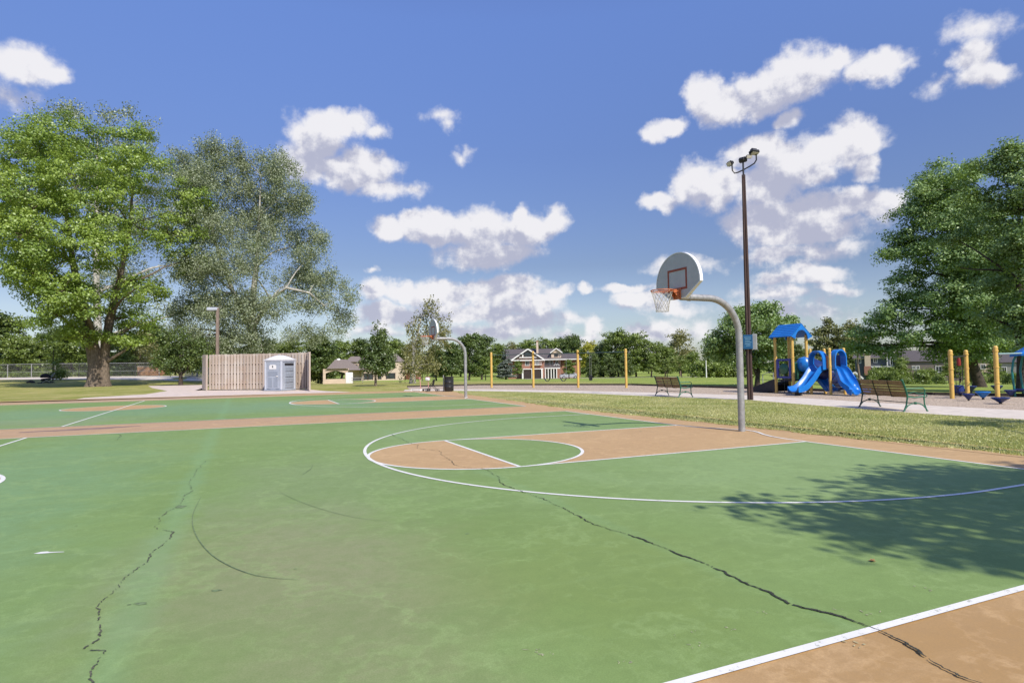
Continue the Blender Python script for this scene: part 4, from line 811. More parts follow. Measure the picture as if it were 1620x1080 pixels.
bl = ['pale shrub beside the white garden shed', 'green shrub before the slate blue house porch', 'tallest green shrub before the slate blue house', 'purplish shrub left of the taupe house', 'low bright shrub left of the taupe house', 'big oval shrub under the dark maple', 'shrub right of the big oval one', 'dark round shrub before the beige house', 'low shrub before the grey house', 'shrub at the trunk of the nearer maple']
for i, (u, vt, ws) in enumerate([(1380, 592, .8), (1388, 581, 1.1), (1398, 578, 1), (1412, 586, 1), (1428, 592, 1.3), (1464, 582, 1.5), (1486, 590, 1), (1543, 583, 1), (1575, 591, 1.2), (1600, 588, 1)]):
    btree('bush', u, vt, 112+i % 3*3, bl[i], ws*.72, 'garden shrubs along the far edge of the lawn', 'garden_shrub', 'shrub')

# ================================================================== BASKETBALL HOOPS
def make_hoop():
    root = empty('basketball_hoop', (0, 0, 0), 'near basketball hoop on a curved galvanised gooseneck post at the edge of the front court', 'basketball hoop', 'hoops at the ends of the two courts')
    px, bx = .34, -1.27
    pts = [(px, 0, -.05), (px, 0, .6), (px, 0, 1.4), (px, 0, 2.05)]
    for i in range(1, 13): a = math.pi/2*i/12; pts.append((px-.80*(1-math.cos(a)), 0, 2.05+.80*math.sin(a)))
    pts += [(px-1.1, 0, 2.852), (bx+.06, 0, 2.855)]
    mb = MB(); mb.tube(pts, .072, 20); mb.build('post', M['galv'], root, True)
    # fan shaped backboard: flat bottom edge in the middle, slanted lower corners, round top
    y, pr = .685, []
    for i in range(25): a = math.pi*i/24; pr.append((y*math.cos(a), 3.13+.63*math.sin(a)))
    prof = [(.24, 2.82), (y, 3.10)]+pr[1:-1]+[(-y, 3.10), (-.24, 2.82)]
    mb = MB(); mb.prism(prof, .03, (bx, 0, 0), 'x'); mb.build('backboard', M['board'], root)
    cy, cz = 0, 3.25; out = [(a*1.022, cz+(b-cz)*1.022) for a, b in prof]
    n = len(prof); mb = MB()
    for k in range(n):
        j = (k+1) % n; vs = []
        for (a, b) in (prof[k], prof[j]): vs += [(bx-.022, a*.985, cz+(b-cz)*.985), (bx+.05, a*.985, cz+(b-cz)*.985)]
        for (a, b) in (out[k], out[j]): vs += [(bx-.022, a, b), (bx+.05, a, b)]
        mb.add(vs, [(0, 2, 6, 4), (4, 6, 7, 5), (1, 5, 7, 3), (0, 4, 5, 1)])
    mb.build('board_rim', M['board_edge'], root)
    mb = MB(); X = bx-.018; w, h0, h1, t = .305, 2.99, 3.43, .045
    mb.box((X, 0, h1-t/2), (.004, 2*w, t)); mb.box((X, 0, h0+t/2), (.004, 2*w, t)); mb.box((X, w-t/2, (h0+h1)/2), (.004, t, h1-h0-2*t)); mb.box((X, -w+t/2, (h0+h1)/2), (.004, t, h1-h0-2*t))
    mb.build('target_square', M['red_line'], root)
    rc = (bx-.40, 0, 2.97); mb = MB()
    mb.tube([(rc[0]+.229*math.cos(a), .229*math.sin(a), rc[2]) for a in [2*math.pi*i/40 for i in range(40)]], .010, 8, close=True)
    mb.tube([(rc[0]+.222*math.cos(a), .222*math.sin(a), rc[2]-.03) for a in [2*math.pi*i/40 for i in range(40)]], .006, 6, close=True)
    rim = mb.build('rim', M['orange'], root, True)
    mb = MB()   # bracket: two tapering cheeks and a face plate
    mb.prism([(bx-.02, 2.80), (bx-.02, 3.0), (bx-.19, 2.985), (bx-.19, 2.955)], .012, (0, .075, 0)); mb.prism([(bx-.02, 2.80), (bx-.02, 3.0), (bx-.19, 2.985), (bx-.19, 2.955)], .012, (0, -.075, 0))
    mb.box((bx-.105, 0, 2.993), (.17, .138, .010)); mb.box((bx-.026, 0, 2.91), (.012, .24, .23), bev=.004)
    mb.tube([(bx-.05, .11, 2.95), (bx-.2, .13, 2.965), (rc[0]+.12, .195, 2.965)], .008, 6); mb.tube([(bx-.05, -.11, 2.95), (bx-.2, -.13, 2.965), (rc[0]+.12, -.195, 2.965)], .008, 6)
    mb.build('rim_bracket', M['orange'], root)
    mb = MB(); K = 12
    def netp(a, t): r = .222*(1-.42*min(1, t*1.25)**.8)+.008*math.sin(a*3); return (rc[0]+r*math.cos(a), r*math.sin(a), rc[2]-.01-.42*t)
    rows = 6
    for k in range(K):
        for s in (1, -1):
            pts_ = [netp(2*math.pi*(k+s*i*.5)/K, i/rows) for i in range(rows+1)]; mb.tube(pts_, .0042, 4, cap=False)
    mb.tube([netp(2*math.pi*k/24, 1.0) for k in range(24)], .004, 4, close=True); mb.build('net', M['net'], root)
    mb = MB()
    for s in (1, -1):
        mb.tube([(bx+.03, s*.30, 3.38), (bx+.30, s*.075, 2.93)], .013, 6); mb.tube([(bx+.03, s*.32, 3.08), (bx+.16, s*.075, 2.90)], .013, 6)
        mb.box((bx+.02, s*.30, 3.22), (.02, .035, .5))
    mb.box((bx+.025, 0, 2.92), (.02, .3, .22)); mb.tube([(bx+.25, 0, 2.855), (bx+.31, 0, 2.855)], .083, 16)
    mb.build('brace', M['galv'], root)
    return root
hoop = make_hoop(); hoop.location = (0, .1, .006)
h2 = copy_thing(hoop, (.14, 18.32, .006), label='far basketball hoop beside the black barrel at the edge of the rear court')
h2.name = 'basketball_hoop'

# ================================================================== LIGHT POLES
p = Vector((8.87, 8.39, 0)); root = empty('floodlight_pole', p, 'tall brown weathered floodlight pole with three lamps and a blue sign beside the footpath', 'light pole', rz=R(-40))
mb = MB()
for s in (-1, 1): mb.tube([(s*.052, 0, -.05), (s*.050, 0, 3), (s*.043, 0, 6), (s*.034, 0, 9.0)], [.062, .058, .05, .036], 10)
mb.box((0, 0, 4.4), (.05, .05, 8.9)); mb.build('pole', M['rust_pole'], root, True)
mb = MB(); arm = [(-.42, 0, 9.42), (-.41, 0, 9.22), (-.33, 0, 9.10), (-.2, 0, 9.12), (0, 0, 9.2), (.25, 0, 9.32), (.42, 0, 9.42), (.50, 0, 9.55), (.50, 0, 9.82)]
mb.tube(arm, .028, 8); mb.tube([(0, 0, 8.9), (0, 0, 9.5)], .035, 8); mb.build('lamp_arm', M['black'], root, True)
def flood(x, y, z, rz, rx, s=1):
    mb = MB(); mb.box((0, 0, 0), (.40*s, .16*s, .26*s), bev=.05); mb.box((0, .1, 0), (.26*s, .1*s, .16*s), bev=.03); me = mb.mesh('floodlight', M['black'])
    o = bpy.data.objects.new('floodlight', me); C.objects.link(o); o.parent = root; o.location = (x, y, z); o.rotation_euler = (rx, 0, rz)
    mb = MB(); mb.box((0, -.082*s, 0), (.33*s, .006, .19*s)); l = mb.build('lens', M['lens'], o)
flood(-.50, -.02, 9.50, R(-60), R(25), .8); flood(.0, .04, 9.62, R(150), R(-15), .85); flood(.42, -.05, 9.86, R(35), R(70), 1.0); flood(.22, -.1, 9.68, R(10), R(20), .6)
root2 = empty('notice_sign', (8.87-.09, 8.39-.13, 2.19), 'small blue notice board strapped to the tall brown floodlight pole', 'sign', rz=R(-50))
mb = MB(); mb.box((-.05, -.05, .1), (.36, .03, .56), bev=.01); mb.build('sign_panel', M['sign_blue'], root2)
mb = MB()
for k in range(6): mb.box((-.05+(.01 if k % 2 else -.01), -.068, .28-k*.065), (.25-.04*(k % 3), .004, .018))
mb.build('sign_lettering', M['sign_text'], root2)
mb = MB(); mb.box((.19, .08, .1), (.17, .14, .62), bev=.015); mb.build('meter_box', M['grey_box'], root2)
# wooden lamp post behind the enclosure
p = atd(344, 51); p.z = 0; root = empty('street_lamp', p, 'square weathered wooden lamp post with a flat box head behind the cedar enclosure', 'street lamp', rz=R(-24))
mb = MB(); mb.box((0, 0, 3.35), (.21, .21, 6.7), bev=.02); mb.build('post', mat('lamp_post_wood', (.24, .18, .145), .9, var=.3, scale=4, stretch=(5, 5, .5)), root)
mb = MB(); mb.box((-.42, 0, 6.62), (.86, .42, .26), bev=.04); mb.box((-.42, 0, 6.48), (.66, .3, .02)); mb.build('lamp_head', M['potty_trim'], root)
p = atd(1117, 105); root = empty('flag_pole', p, 'plain thin white pole standing at the left end of the hedge', 'pole'); mb = MB(); mb.tube([(0, 0, 0), (0, 0, 3.3)], [.09, .07], 8); mb.lathe((0, 0, 3.25), [(.04, 0), (.1, .05), (.1, .12), (.03, .17)], 8); mb.build('pole', M['white'], root)

# ================================================================== CEDAR ENCLOSURE
def plank_fence(name, A, B, H, label, post_a=True, seed=1, group=None):
    A, B = Vector(A), Vector(B); L = (B-A).length; ang = math.atan2(B.y-A.y, B.x-A.x); root = empty(name, (A.x, A.y, 0), label, 'fence', group, rz=ang); r = random.Random(seed)
    bw = .155; n = int(L/(bw*.86)); mb = MB()
    for i in range(n):   # shadow-box: boards alternate front and back of the rails
        x = (i+.5)*L/n; front = i % 2 == 0; w = bw*(1.12 if front else 1.5)
        mb.box((x, -.055 if front else .055, H/2+.03+(r.random()-.5)*.02), (w, .020, H-.06+(r.random()-.5)*.03), (r.random()-.5)*.03, bev=.004, tint=r.random(), ry=(r.random()-.5)*.006)
    mb.build('board_panel', M['fence_wood'], root)
    for z in (H*.2, H*.49, H*.74):
        mb = MB(); mb.box((L/2, 0, z), (L, .085, .04), tint=.9); mb.build('rail', M['fence_wood'], root)
    k = max(1, round(L/2.4))
    for j in range(k+1):
        mb = MB(); mb.box((L*j/k, 0, H/2), (.11, .086, H-.05), tint=.3); mb.build('post', M['fence_wood'], root)
    return root
FA, FB = (-11.75, 41.55), (-5.30, 36.75)
plank_fence('cedar_fence', FA, FB, 2.68, 'long weathered cedar board fence standing behind the portable toilet', seed=3)
plank_fence('cedar_fence', (-5.16, 36.75), (-5.32, 33.7), 2.68, 'short weathered cedar side fence at the right of the portable toilet', seed=4)
plank_fence('cedar_fence', (-11.95, 41.2), (-12.25, 42.5), 2.68, 'narrow grey cedar return at the far left end of the enclosure', seed=6)
# portable toilet
def make_potty():
    root = empty('portable_toilet', (-7.05, 36.35, .0), 'blue grey portable toilet with a white domed roof before the cedar fence', 'portable toilet', rz=R(-44)); s, H = 1.46, 2.08
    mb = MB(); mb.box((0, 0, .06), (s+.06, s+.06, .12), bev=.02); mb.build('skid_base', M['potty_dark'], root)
    mb = MB()
    mb.box((0, 0, H/2+.1), (s-.06, s-.06, H), bev=.02); mb.build('cabin_wall', M['potty'], root)
    mb = MB()
    for sx in (-1, 1):
        for sy in (-1, 1): mb.box((sx*(s/2-.06), sy*(s/2-.06), H/2+.1), (.15, .15, H+.01), bev=.03)
    mb.box((0, -s/2+.02, H+.03), (s-.2, .06, .14)); mb.box((s/2-.02, 0, H+.03), (.06, s-.2, .14)); mb.build('corner_frame', M['potty_trim'], root)
    # door on local -y face with panels
    yf = -s/2+.025; mb = MB(); mb.box((0, yf-.012, 1.09), (s-.36, .045, 1.86), bev=.01); d = mb.build('door', M['potty'], root)
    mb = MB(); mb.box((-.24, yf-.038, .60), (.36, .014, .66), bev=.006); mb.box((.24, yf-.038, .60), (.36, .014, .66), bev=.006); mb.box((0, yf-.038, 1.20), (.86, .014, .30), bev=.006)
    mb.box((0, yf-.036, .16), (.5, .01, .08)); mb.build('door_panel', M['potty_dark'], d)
    mb = MB(); mb.prism([(-.30, 1.52), (.30, 1.52), (.30, 1.76), (.2, 1.83), (-.2, 1.83), (-.30, 1.76)], .012, (0, yf-.042, 0)); sg = mb.build('sign_plate', M['white'], root)
    mb = MB()   # person pictogram
    mb.lathe((0, 0, 0), [(.001, -.004), (.032, -.004), (.032, .004), (.001, .004)], 10); mb.prism([(-.035, -.13), (.035, -.13), (.05, -.04), (-.05, -.04)], .008, (0, 0, .0))
    mb.v = [(x, yf-.052+z*.5, 1.76+y) if i < 40 else (x, yf-.052+y*.3, 1.76+z) for i, (x, y, z) in enumerate(mb.v)]
    mb.build('pictogram', M['black'], sg)
    mb = MB(); mb.box((.38, yf-.055, 1.02), (.16, .04, .06), bev=.01); mb.build('door_handle', M['white'], root)
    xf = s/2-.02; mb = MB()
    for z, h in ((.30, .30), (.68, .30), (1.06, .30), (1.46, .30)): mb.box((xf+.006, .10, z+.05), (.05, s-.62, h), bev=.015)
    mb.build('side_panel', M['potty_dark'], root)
    mb = MB(); mb.box((xf+.006, .08, 1.86), (.045, s-.58, .14)); mb.build('vent_grille', M['black_soft'], root)
    mb = MB(); ring = []; n = 9; R0 = s/2+.05; vs = []
    for iy in range(n+1):
        for ix in range(n+1):
            x = (ix/n*2-1); y = (iy/n*2-1); z = .30*(1-abs(x)**2.2)**.9*(1-abs(y)**2.2)**.9; vs.append((x*R0, y*R0, 2.20+z))
    fs = [(i*(n+1)+j, i*(n+1)+j+1, (i+1)*(n+1)+j+1, (i+1)*(n+1)+j) for i in range(n) for j in range(n)]; mb.add(vs, fs); mb.box((0, 0, 2.165), (2*R0, 2*R0, .075), bev=.02)
    mb.build('roof', M['potty_roof'], root, True)
    mb = MB(); mb.tube([(-.5, .45, 2.2), (-.5, .45, 2.56)], .045, 8); mb.build('vent_pipe', M['potty_dark'], root)
make_potty()

# ================================================================== BENCHES
def make_bench(L=2.02):
    root = empty('park_bench', (0, 0, 0), 'x', 'bench', 'benches facing the playground'); hw = L/2
    # local: the seat faces +y, the back is on the -y side
    def backline(t): return (-.20-.13*t, .42+.43*t)          # (y,z) along the leaning back
    bk = MB(); sl = math.atan2(.13, .43)
    for i, t in enumerate((.10, .28, .46, .64, .82, .98)): y, z = backline(t); bk.box((0, y, z), (L-.04, .022, .066), 0, .005, rx=sl)
    bk.build('backrest', M['bench_wood'], root)
    st = MB()
    for i in range(6): st.box((0, -.16+i*.082, .43-.004*abs(i-3)), (L-.04, .068, .024), 0, .005)
    st.build('seat', M['bench_wood'], root)
    mb = MB()
    for x in (-L/6, L/6):
        y0, z0 = backline(-.05); y1, z1 = backline(1.03); mb = MB(); mb.tube([(x, y1-.02, z1), (x, y0-.02, z0), (x, -.17, .40), (x, .27, .40)], .014, 6); mb.build('slat_strap', M['black'], root)
    for s in (-1, 1):
        m = M['bench_iron'] if s == 1 else M['bench_iron_shaded']
        fr = MB(); x = s*hw
        fr.tube([(x, -.36, 0), (x, -.33, .04), (x, -.27, .18), (x, -.24, .34), (x, -.22, .44), (x, -.27, .62), (x, -.33, .80), (x, -.37, .90), (x, -.40, .91)], [.03, .022, .02, .02, .026, .026, .026, .03, .02], 8, flat=1.2)
        fr.tube([(x, .36, 0), (x, .33, .05), (x, .28, .2), (x, .27, .36), (x, .28, .44)], [.03, .02, .018, .02, .024], 8)
        fr.tube([(x, -.22, .43), (x, 0, .40), (x, .28, .43)], .022, 8)
        fr.tube([(x, -.30, .08), (x, -.22, .17), (x, -.1, .225), (x, .02, .24), (x, .14, .225), (x, .24, .17), (x, .32, .07)], .017, 8)
        fr.lathe((x, .0, .20), [(.0, -.0), (.04, .01), (.05, .04), (.04, .07), (0, .08)], 8)
        fr.tube([(x, -.28, .66), (x, -.1, .655), (x, .12, .665), (x, .25, .66), (x, .31, .61), (x, .29, .52), (x, .28, .44)], .018, 8)
        fr.tube([(x, .29, .50), (x, .35, .47), (x, .36, .43), (x, .32, .40)], .014, 6)
        fr.tube([(x, -.20, .52), (x, -.02, .56), (x, .12, .50), (x, .26, .53)], .012, 6)
        fr.build('side_frame', m, root, True)
    mb = MB(); mb.tube([(-hw, 0, .235), (hw, 0, .235)], .011, 6); mb.build('stretcher', M['bench_iron_shaded'], root)
    return root
bench = make_bench(); bench.location = (8.47, 2.36, .01); bench.rotation_euler = (0, 0, R(-110)); bench['label'] = 'nearer wooden slatted bench with green iron sides seen from behind, right of the slides'
b2 = copy_thing(bench, (8.30, 12.4, .01), R(-98), label='farther small wooden bench with iron sides between the near hoop and the swings'); b2.name = 'park_bench'

# ================================================================== PLAYGROUND
def build_swings():
    root = empty('swing_frame', (6.48, 29.9, 0), 'four yellow arch posts joined by thin dark teal beams over the swings', 'swing set'); P = [Vector((6.48+2.063*i, 29.9-2.467*i, 0)) for i in range(4)]; o0 = P[0].copy()
    for i, q in enumerate(P):
        mb = MB(); l = q-o0; mb.tube([(l.x, l.y, -.1), (l.x, l.y, 2.42)], .078, 14); mb.lathe((l.x, l.y, 2.42), [(.078, 0), (.068, .035), (.04, .055), (.0, .06)], 14); mb.build('post', M['yellow'], root, True)
    t = (P[3]-P[0]).normalized(); nrm = Vector((-t.y, t.x, 0))
    for i in range(3):
        a, b = P[i]-o0, P[i+1]-o0; mb = MB(); mb.tube([(a.x, a.y, 2.27), (b.x, b.y, 2.27)], .024, 8); mb.build('top_beam', M['beam'], root, True)
        mb = MB()
        for q in (a, b): mb.tube([(q.x, q.y, 2.21), (q.x, q.y, 2.33)], .09, 14)
        mb.build('collar', M['yellow'], root)
    def swing(pos, label, w=.5, strap=True):
        r = empty('belt_swing' if strap else 'toddler_swing', (pos.x, pos.y, 0), label, 'swing', 'swings hanging from the frame', rz=math.atan2(t.y, t.x)); mb = MB(); pts = []
        if strap:
            for k in range(13): s = (k/12*2-1); pts.append((s*w/2, 0, .42+.24*abs(s)**2.1))
            V = []; n = len(pts)
            for (x, y, z) in pts: V += [(x, -.08, z), (x, .08, z), (x, -.08, z+.025), (x, .08, z+.025)]
            F_ = [];
            for k in range(n-1):
                a = 4*k; F_ += [(a, a+1, a+5, a+4), (a+2, a+6, a+7, a+3), (a, a+4, a+6, a+2), (a+1, a+3, a+7, a+5)]
            mb.add(V, F_); mb.build('seat', M['black'], r); xs = (-w/2, w/2); zt = .66
        else:
            mb.box((0, 0, .50), (.13, .3, .05), bev=.02); mb.box((0, .14, .66), (.13, .03, .3), bev=.01); mb.box((0, -.14, .66), (.13, .03, .3), bev=.01); mb.build('seat', M['black'], r); xs = (-.05, .05); zt = .75
        for x in xs:
            mb = MB(); n = 26
            for k in range(n): z0, z1 = zt+(2.25-zt)*k/n, zt+(2.25-zt)*(k+1)/n; mb.box((x, 0, (z0+z1)/2), (.007 if k % 2 else .013, .013 if k % 2 else .007, (z1-z0)*1.05))
            mb.build('chain', M['galv'], r)
    m1 = P[1]+(P[2]-P[1])*.32; m2 = P[1]+(P[2]-P[1])*.68; m3 = P[2]+(P[3]-P[2])*.27
    swing(m1, 'black belt swing hanging nearest the second yellow post', .44); swing(m2, 'black belt swing hanging nearest the third yellow post', .44); swing(m3, 'narrow black swing seat hanging alone in the last bay', .2, False)
build_swings()
def ypost(x, y, h, root, r=.062, o=(0, 0)):
    mb = MB(); mb.tube([(x, y, -.1), (x, y, h)], r, 12); mb.lathe((x, y, h), [(r, 0), (r*.85, .03), (r*.5, .05), (0, .055)], 12)
    for z in (h*.32, h*.62, h*.93): mb.tube([(x, y, z-.025), (x, y, z+.025)], r*1.2, 12)
    return mb.build('post', M['yellow'], root, True)
def build_playground():
    ox, oy = 14.35, 10.2
    root = empty('playground_tower', (ox, oy, 0), 'yellow posted play tower with a blue gabled roof, a tunnel and twin slides', 'playground structure')
    L = lambda x, y, z=0: (x-ox, y-oy, z)
    tx0, tx1, ty0, ty1 = 13.85, 14.75, 10.72, 11.72        # tower square
    for x, y in ((tx0, ty0), (tx0, ty1), (tx1, ty0), (tx1, ty1)): ypost(x-ox, y-oy, 2.72, root, .066)
    dx0, dx1, dy0, dy1 = 14.12, 15.02, 8.98, 9.98          # slide deck
    for x, y in ((dx0, dy0), (dx0, dy1), (dx1, dy0), (dx1, dy1)): ypost(x-ox, y-oy, 2.02, root, .060)
    # roof: ridge along y, gables with an arched opening
    cx, cy = (tx0+tx1)/2-ox, (ty0+ty1)/2-oy; w, l, ze, zr = .68, .66, 2.66, 3.26
    for s in (-1, 1):
        mb = MB(); nrow = 7
        for k in range(nrow):                              # overlapping shingle courses
            t0, t1 = k/nrow, (k+1)/nrow; xa, xb = s*w*(1-t0), s*w*(1-t1); za, zb = ze+(zr-ze)*t0, ze+(zr-ze)*t1; off = .028
            mb.add([(cx+xa, cy-l, za+off), (cx+xa, cy+l, za+off), (cx+xb, cy+l, zb+.008), (cx+xb, cy-l, zb+.008), (cx+xa, cy-l, za-.02), (cx+xa, cy+l, za-.02), (cx+xb, cy+l, zb-.02), (cx+xb, cy-l, zb-.02)], [(0, 1, 2, 3), (4, 7, 6, 5), (0, 4, 5, 1), (0, 3, 7, 4), (1, 5, 6, 2)])
        mb.build('roof_slope', M['blue'], root)
    for yy in (cy-l+.02, cy+l-.02):
        arch = [(.40*math.cos(a), ze-.12+.42*math.sin(a)) for a in [math.pi*i/12 for i in range(13)]]
        mb = MB(); outer = [(w, ze-.1), (w, ze+.01), (0, zr-.01), (-w, ze+.01), (-w, ze-.1)]
        poly = [(w, ze-.12), (w, ze+.02), (0, zr+.0), (-w, ze+.02), (-w, ze-.12)]+[(x, z) for x, z in reversed(arch)]
        # fan the gable between outer outline and arch
        n = 12; outp = []
        for i in range(n+1):
            t = i/n*2-1; x = -t*w; z = zr-(zr-ze)*abs(t) if abs(t) < 1 else ze
            outp.append((x, z))
        V = []
        for i in range(n+1):
            for k in (-.02, .02): V += [(cx+outp[i][0], yy+k, outp[i][1]-.002), (cx+arch[i][0], yy+k, arch[i][1])]
        F_ = []
        for i in range(n): a = 4*i; F_ += [(a, a+1, a+5, a+4), (a+2, a+6, a+7, a+3), (a+1, a+3, a+7, a+5)]
        mb.add(V, F_); mb.build('roof_gable', M['blue'], root)
    # decks
    def deck(x0, x1, y0, y1, z): mb = MB(); mb.box(L((x0+x1)/2, (y0+y1)/2, z), (x1-x0, y1-y0, .07), bev=.01); mb.build('deck', M['deck'], root)
    deck(tx0+.05, tx1-.05, ty0+.05, ty1-.05, .62); deck(dx0+.05, dx1-.05, dy0+.05, dy1-.05, 1.10); deck(tx0+.3, dx1-.1, dy1+.03, ty0-.03, .86)
    # transfer steps leading off to the left
    mb = MB()
    for k in range(4): mb.box(L(tx0+.5, ty1+.25+k*.42, .50-k*.135), (.8, .46, .05), bev=.01); mb.box(L(tx0+.12, ty1+.25+k*.42, .42-k*.135), (.04, .46, .17)); mb.box(L(tx0+.88, ty1+.25+k*.42, .42-k*.135), (.04, .46, .17))
    mb.box(L(tx0+.1, ty1+.6, .2), (.06, .06, .4)); mb.box(L(tx0+.1, ty1+1.2, .1), (.06, .06, .3)); mb.build('transfer_steps', M['deck'], root)
    for xx in (tx0+.06, tx0+.94):
        mb = MB(); mb.prism([(L(0, ty1)[1], .08), (L(0, ty1)[1], .70), (L(0, ty1+.35)[1], .62), (L(0, ty1+1.9)[1], .12), (L(0, ty1+1.9)[1], 0.0), (L(0, ty1+.9)[1], 0.02)], .05, (L(xx, 0)[0], 0, 0), 'x'); mb.build('step_side', M['deck'], root)
    for x in (tx0+.14, tx0+.86, tx0+1.3):
        mb = MB(); mb.tube([L(x, ty1+.3, .0), L(x, ty1+.3, .98), L(x, ty1+.6, .98), L(x, ty1+.95, .88), L(x, ty1+.95, 0)], .018, 6); mb.build('handrail', M['grey_box'], root, True)
    # panels of the tower
    mb = MB(); fx = L(tx0-.02, 0)[0]; y0, y1 = ty0-oy+.08, ty1-oy-.08
    for a, b in (((y0+y1)/2, (y1-y0)),): mb.box((fx, a, 1.58), (.05, b, .10), bev=.01); mb.box((fx, a, .76), (.05, b, .10), bev=.01); mb.box((fx, y0+.06, 1.17), (.05, .12, .72)); mb.box((fx, y1-.06, 1.17), (.05, .12, .72))
    mb.build('window_panel', M['purple'], root)
    mb = MB(); mb.lathe((fx, (y0+y1)/2, 1.15), [(0, -.26), (.16, -.22), (.25, -.1), (.27, .02), (.2, .17), (.1, .25), (0, .27)], 16, .45, 1); mb.build('bubble_window', M['panel_green'], root, True)
    mb = MB(); mb.box(L((tx0+tx1)/2, ty0-.02, 1.05), (tx1-tx0-.14, .04, .80), bev=.02); mb.build('side_panel', M['panel_green'], root)
    mb = MB(); mb.box(L(tx1+.02, (ty0+ty1)/2, 1.05), (.04, ty1-ty0-.14, .85), bev=.02); mb.build('side_panel', M['deep_blue'], root)
    # rounded tunnel and tube slide in deep blue behind the deck
    mb = MB(); pts = [L(tx1+.1, ty0+.35, 1.20), L(tx1+.12, ty0-.1, 1.18), L(tx1+.22, ty0-.45, 1.02), L(tx1+.5, ty0-.7, .86), L(tx1+.85, ty0-.75, .70), L(tx1+1.2, ty0-.9, .55), L(tx1+1.4, ty0-1.3, .42)]
    mb.tube(pts, [.50, .50, .48, .46, .44, .43, .42], 20, cap=False); mb.tube([(x, y, z) for x, y, z in pts], [.43]*5+[.41, .40], 20, cap=False); mb.build('tube_slide', M['deep_blue'], root, True)
    for i in (1, 2, 3, 4, 5):
        mb = MB(); a, b = Vector(pts[i]), Vector(pts[i+1]) if i < 6 else Vector(pts[i]); t = (b-a).normalized(); mb.tube([tuple(a-t*.03), tuple(a+t*.03)], .485, 20); mb.build('tube_collar', M['deep_blue'], root, True)
    mb = MB(); mb.lathe(L(tx1-.30, ty0-.12, 1.34), [(.0, -.36), (.24, -.28), (.36, -.1), (.36, .12), (.24, .3), (0, .38)], 14); mb.build('bubble_panel', M['blue'], root, True)
    # open slides: half-pipe troughs swept along curves
    def slide(path, widths, depth=.20, lanes=1, nm='slide'):
        P = [Vector(p) for p in path]; Q = []
        for i in range(len(P)-1):
            p0, p1, p2, p3 = P[max(i-1, 0)], P[i], P[i+1], P[min(i+2, len(P)-1)]
            w0, w1 = widths[i], widths[i+1]
            for j in range(6): t = j/6; Q.append((.5*((2*p1)+(-p0+p2)*t+(2*p0-5*p1+4*p2-p3)*t*t+(-p0+3*p1-3*p2+p3)*t**3), w0+(w1-w0)*t))
        Q.append((P[-1], widths[-1])); mb = MB(); V = []; prof = []
        m = 14
        for k in range(m*lanes+1):
            s = k/(m*lanes)*2-1; q = ((k/m) % 1)*2-1 if k < m*lanes else 1
            hgt = depth*(abs(q)**3.2) if lanes > 1 or True else 0
            if lanes > 1 and abs(s) < .04: hgt = depth*.75
            prof.append((s, hgt))
        pr2 = prof+[(1.10, depth*1.02), (1.10, -.05)]+[(s*.98, h-.05) for s, h in reversed(prof)]+[(-1.10, -.05), (-1.10, depth*1.02)]
        n = len(pr2)
        for i, (p, w) in enumerate(Q):
            t = (Q[min(i+1, len(Q)-1)][0]-Q[max(i-1, 0)][0]).normalized(); side = t.cross(Vector((0, 0, 1))).normalized(); upv = side.cross(t).normalized()
            for s, h in pr2: V.append(tuple(p+side*s*w/2+upv*h))
        F_ = [(i*n+k, i*n+(k+1) % n, (i+1)*n+(k+1) % n, (i+1)*n+k) for i in range(len(Q)-1) for k in range(n)]; F_ += [tuple(range(n)), tuple((len(Q)-1)*n+k for k in range(n))]
        mb.add(V, F_); return mb.build(nm, M['blue'], root, True)
    def hood(c, ang, w, h, dpt, z0):
        """arched hood over the slide mouth; c=(x,y), ang = heading of the slide"""
        mb = MB(); n = 16; V = []; ca, sa = math.cos(ang), math.sin(ang)
        for k in range(n+1):
            a = math.pi*k/n; xx = math.cos(a); zz = math.sin(a)**.8
            for (d, sc_) in ((0, 1), (dpt, 1.02), (0, .84), (dpt, .88)): lx, lz = xx*w/2*sc_, h*.45+(zz*h*.55)*sc_ if zz > 0.001 else 0; V.append((c[0]+ca*d-sa*lx, c[1]+sa*d+ca*lx, z0+lz))
        F_ = []
        for k in range(n): a = 4*k; F_ += [(a, a+4, a+5, a+1), (a+2, a+3, a+7, a+6), (a+1, a+5, a+7, a+3), (a, a+2, a+6, a+4)]
        mb.add(V, F_); return mb.build('slide_hood', M['blue'], root, True)
    zc = 1.16
    a = L(dx0-.02, 9.50); slide([(a[0]+.05, a[1], zc), (a[0]-.25, a[1], zc-.10), (a[0]-.6, a[1]+.01, zc-.48), (a[0]-.95, a[1]+.03, zc-.78), (a[0]-1.25, a[1]+.03, .24), (a[0]-1.62, a[1]+.03, .20)], [.54, .54, .52, .52, .52, .54])
    hood((a[0]+.06, a[1]), math.pi, .76, .84, .30, zc-.04)
    mb = MB(); mb.box((a[0]-1.35, a[1], .08), (.08, .3, .2)); mb.build('slide_foot', M['deck'], root)
    b = L(14.58, dy0+.02); slide([(b[0], b[1]+.05, zc), (b[0]-.02, b[1]-.2, zc-.10), (b[0]-.12, b[1]-.5, zc-.48), (b[0]-.22, b[1]-.78, .42), (b[0]-.22, b[1]-1.02, .17), (b[0]-.24, b[1]-1.3, .10)], [.56, .56, .64, .76, .90, .98], .17, 2, 'double_slide')
    hood((b[0], b[1]-.06+.12), -math.pi/2, .74, .88, .28, zc-.04)
    # climbing rungs, barriers and a second small chute between the decks
    mb = MB()
    for k in range(6): mb.tube([L(dx0+.1, dy0, .18+k*.15), L(dx1-.1, dy0, .18+k*.15)], .014, 6)
    mb.build('climbing_rungs', M['grey_box'], root, True)
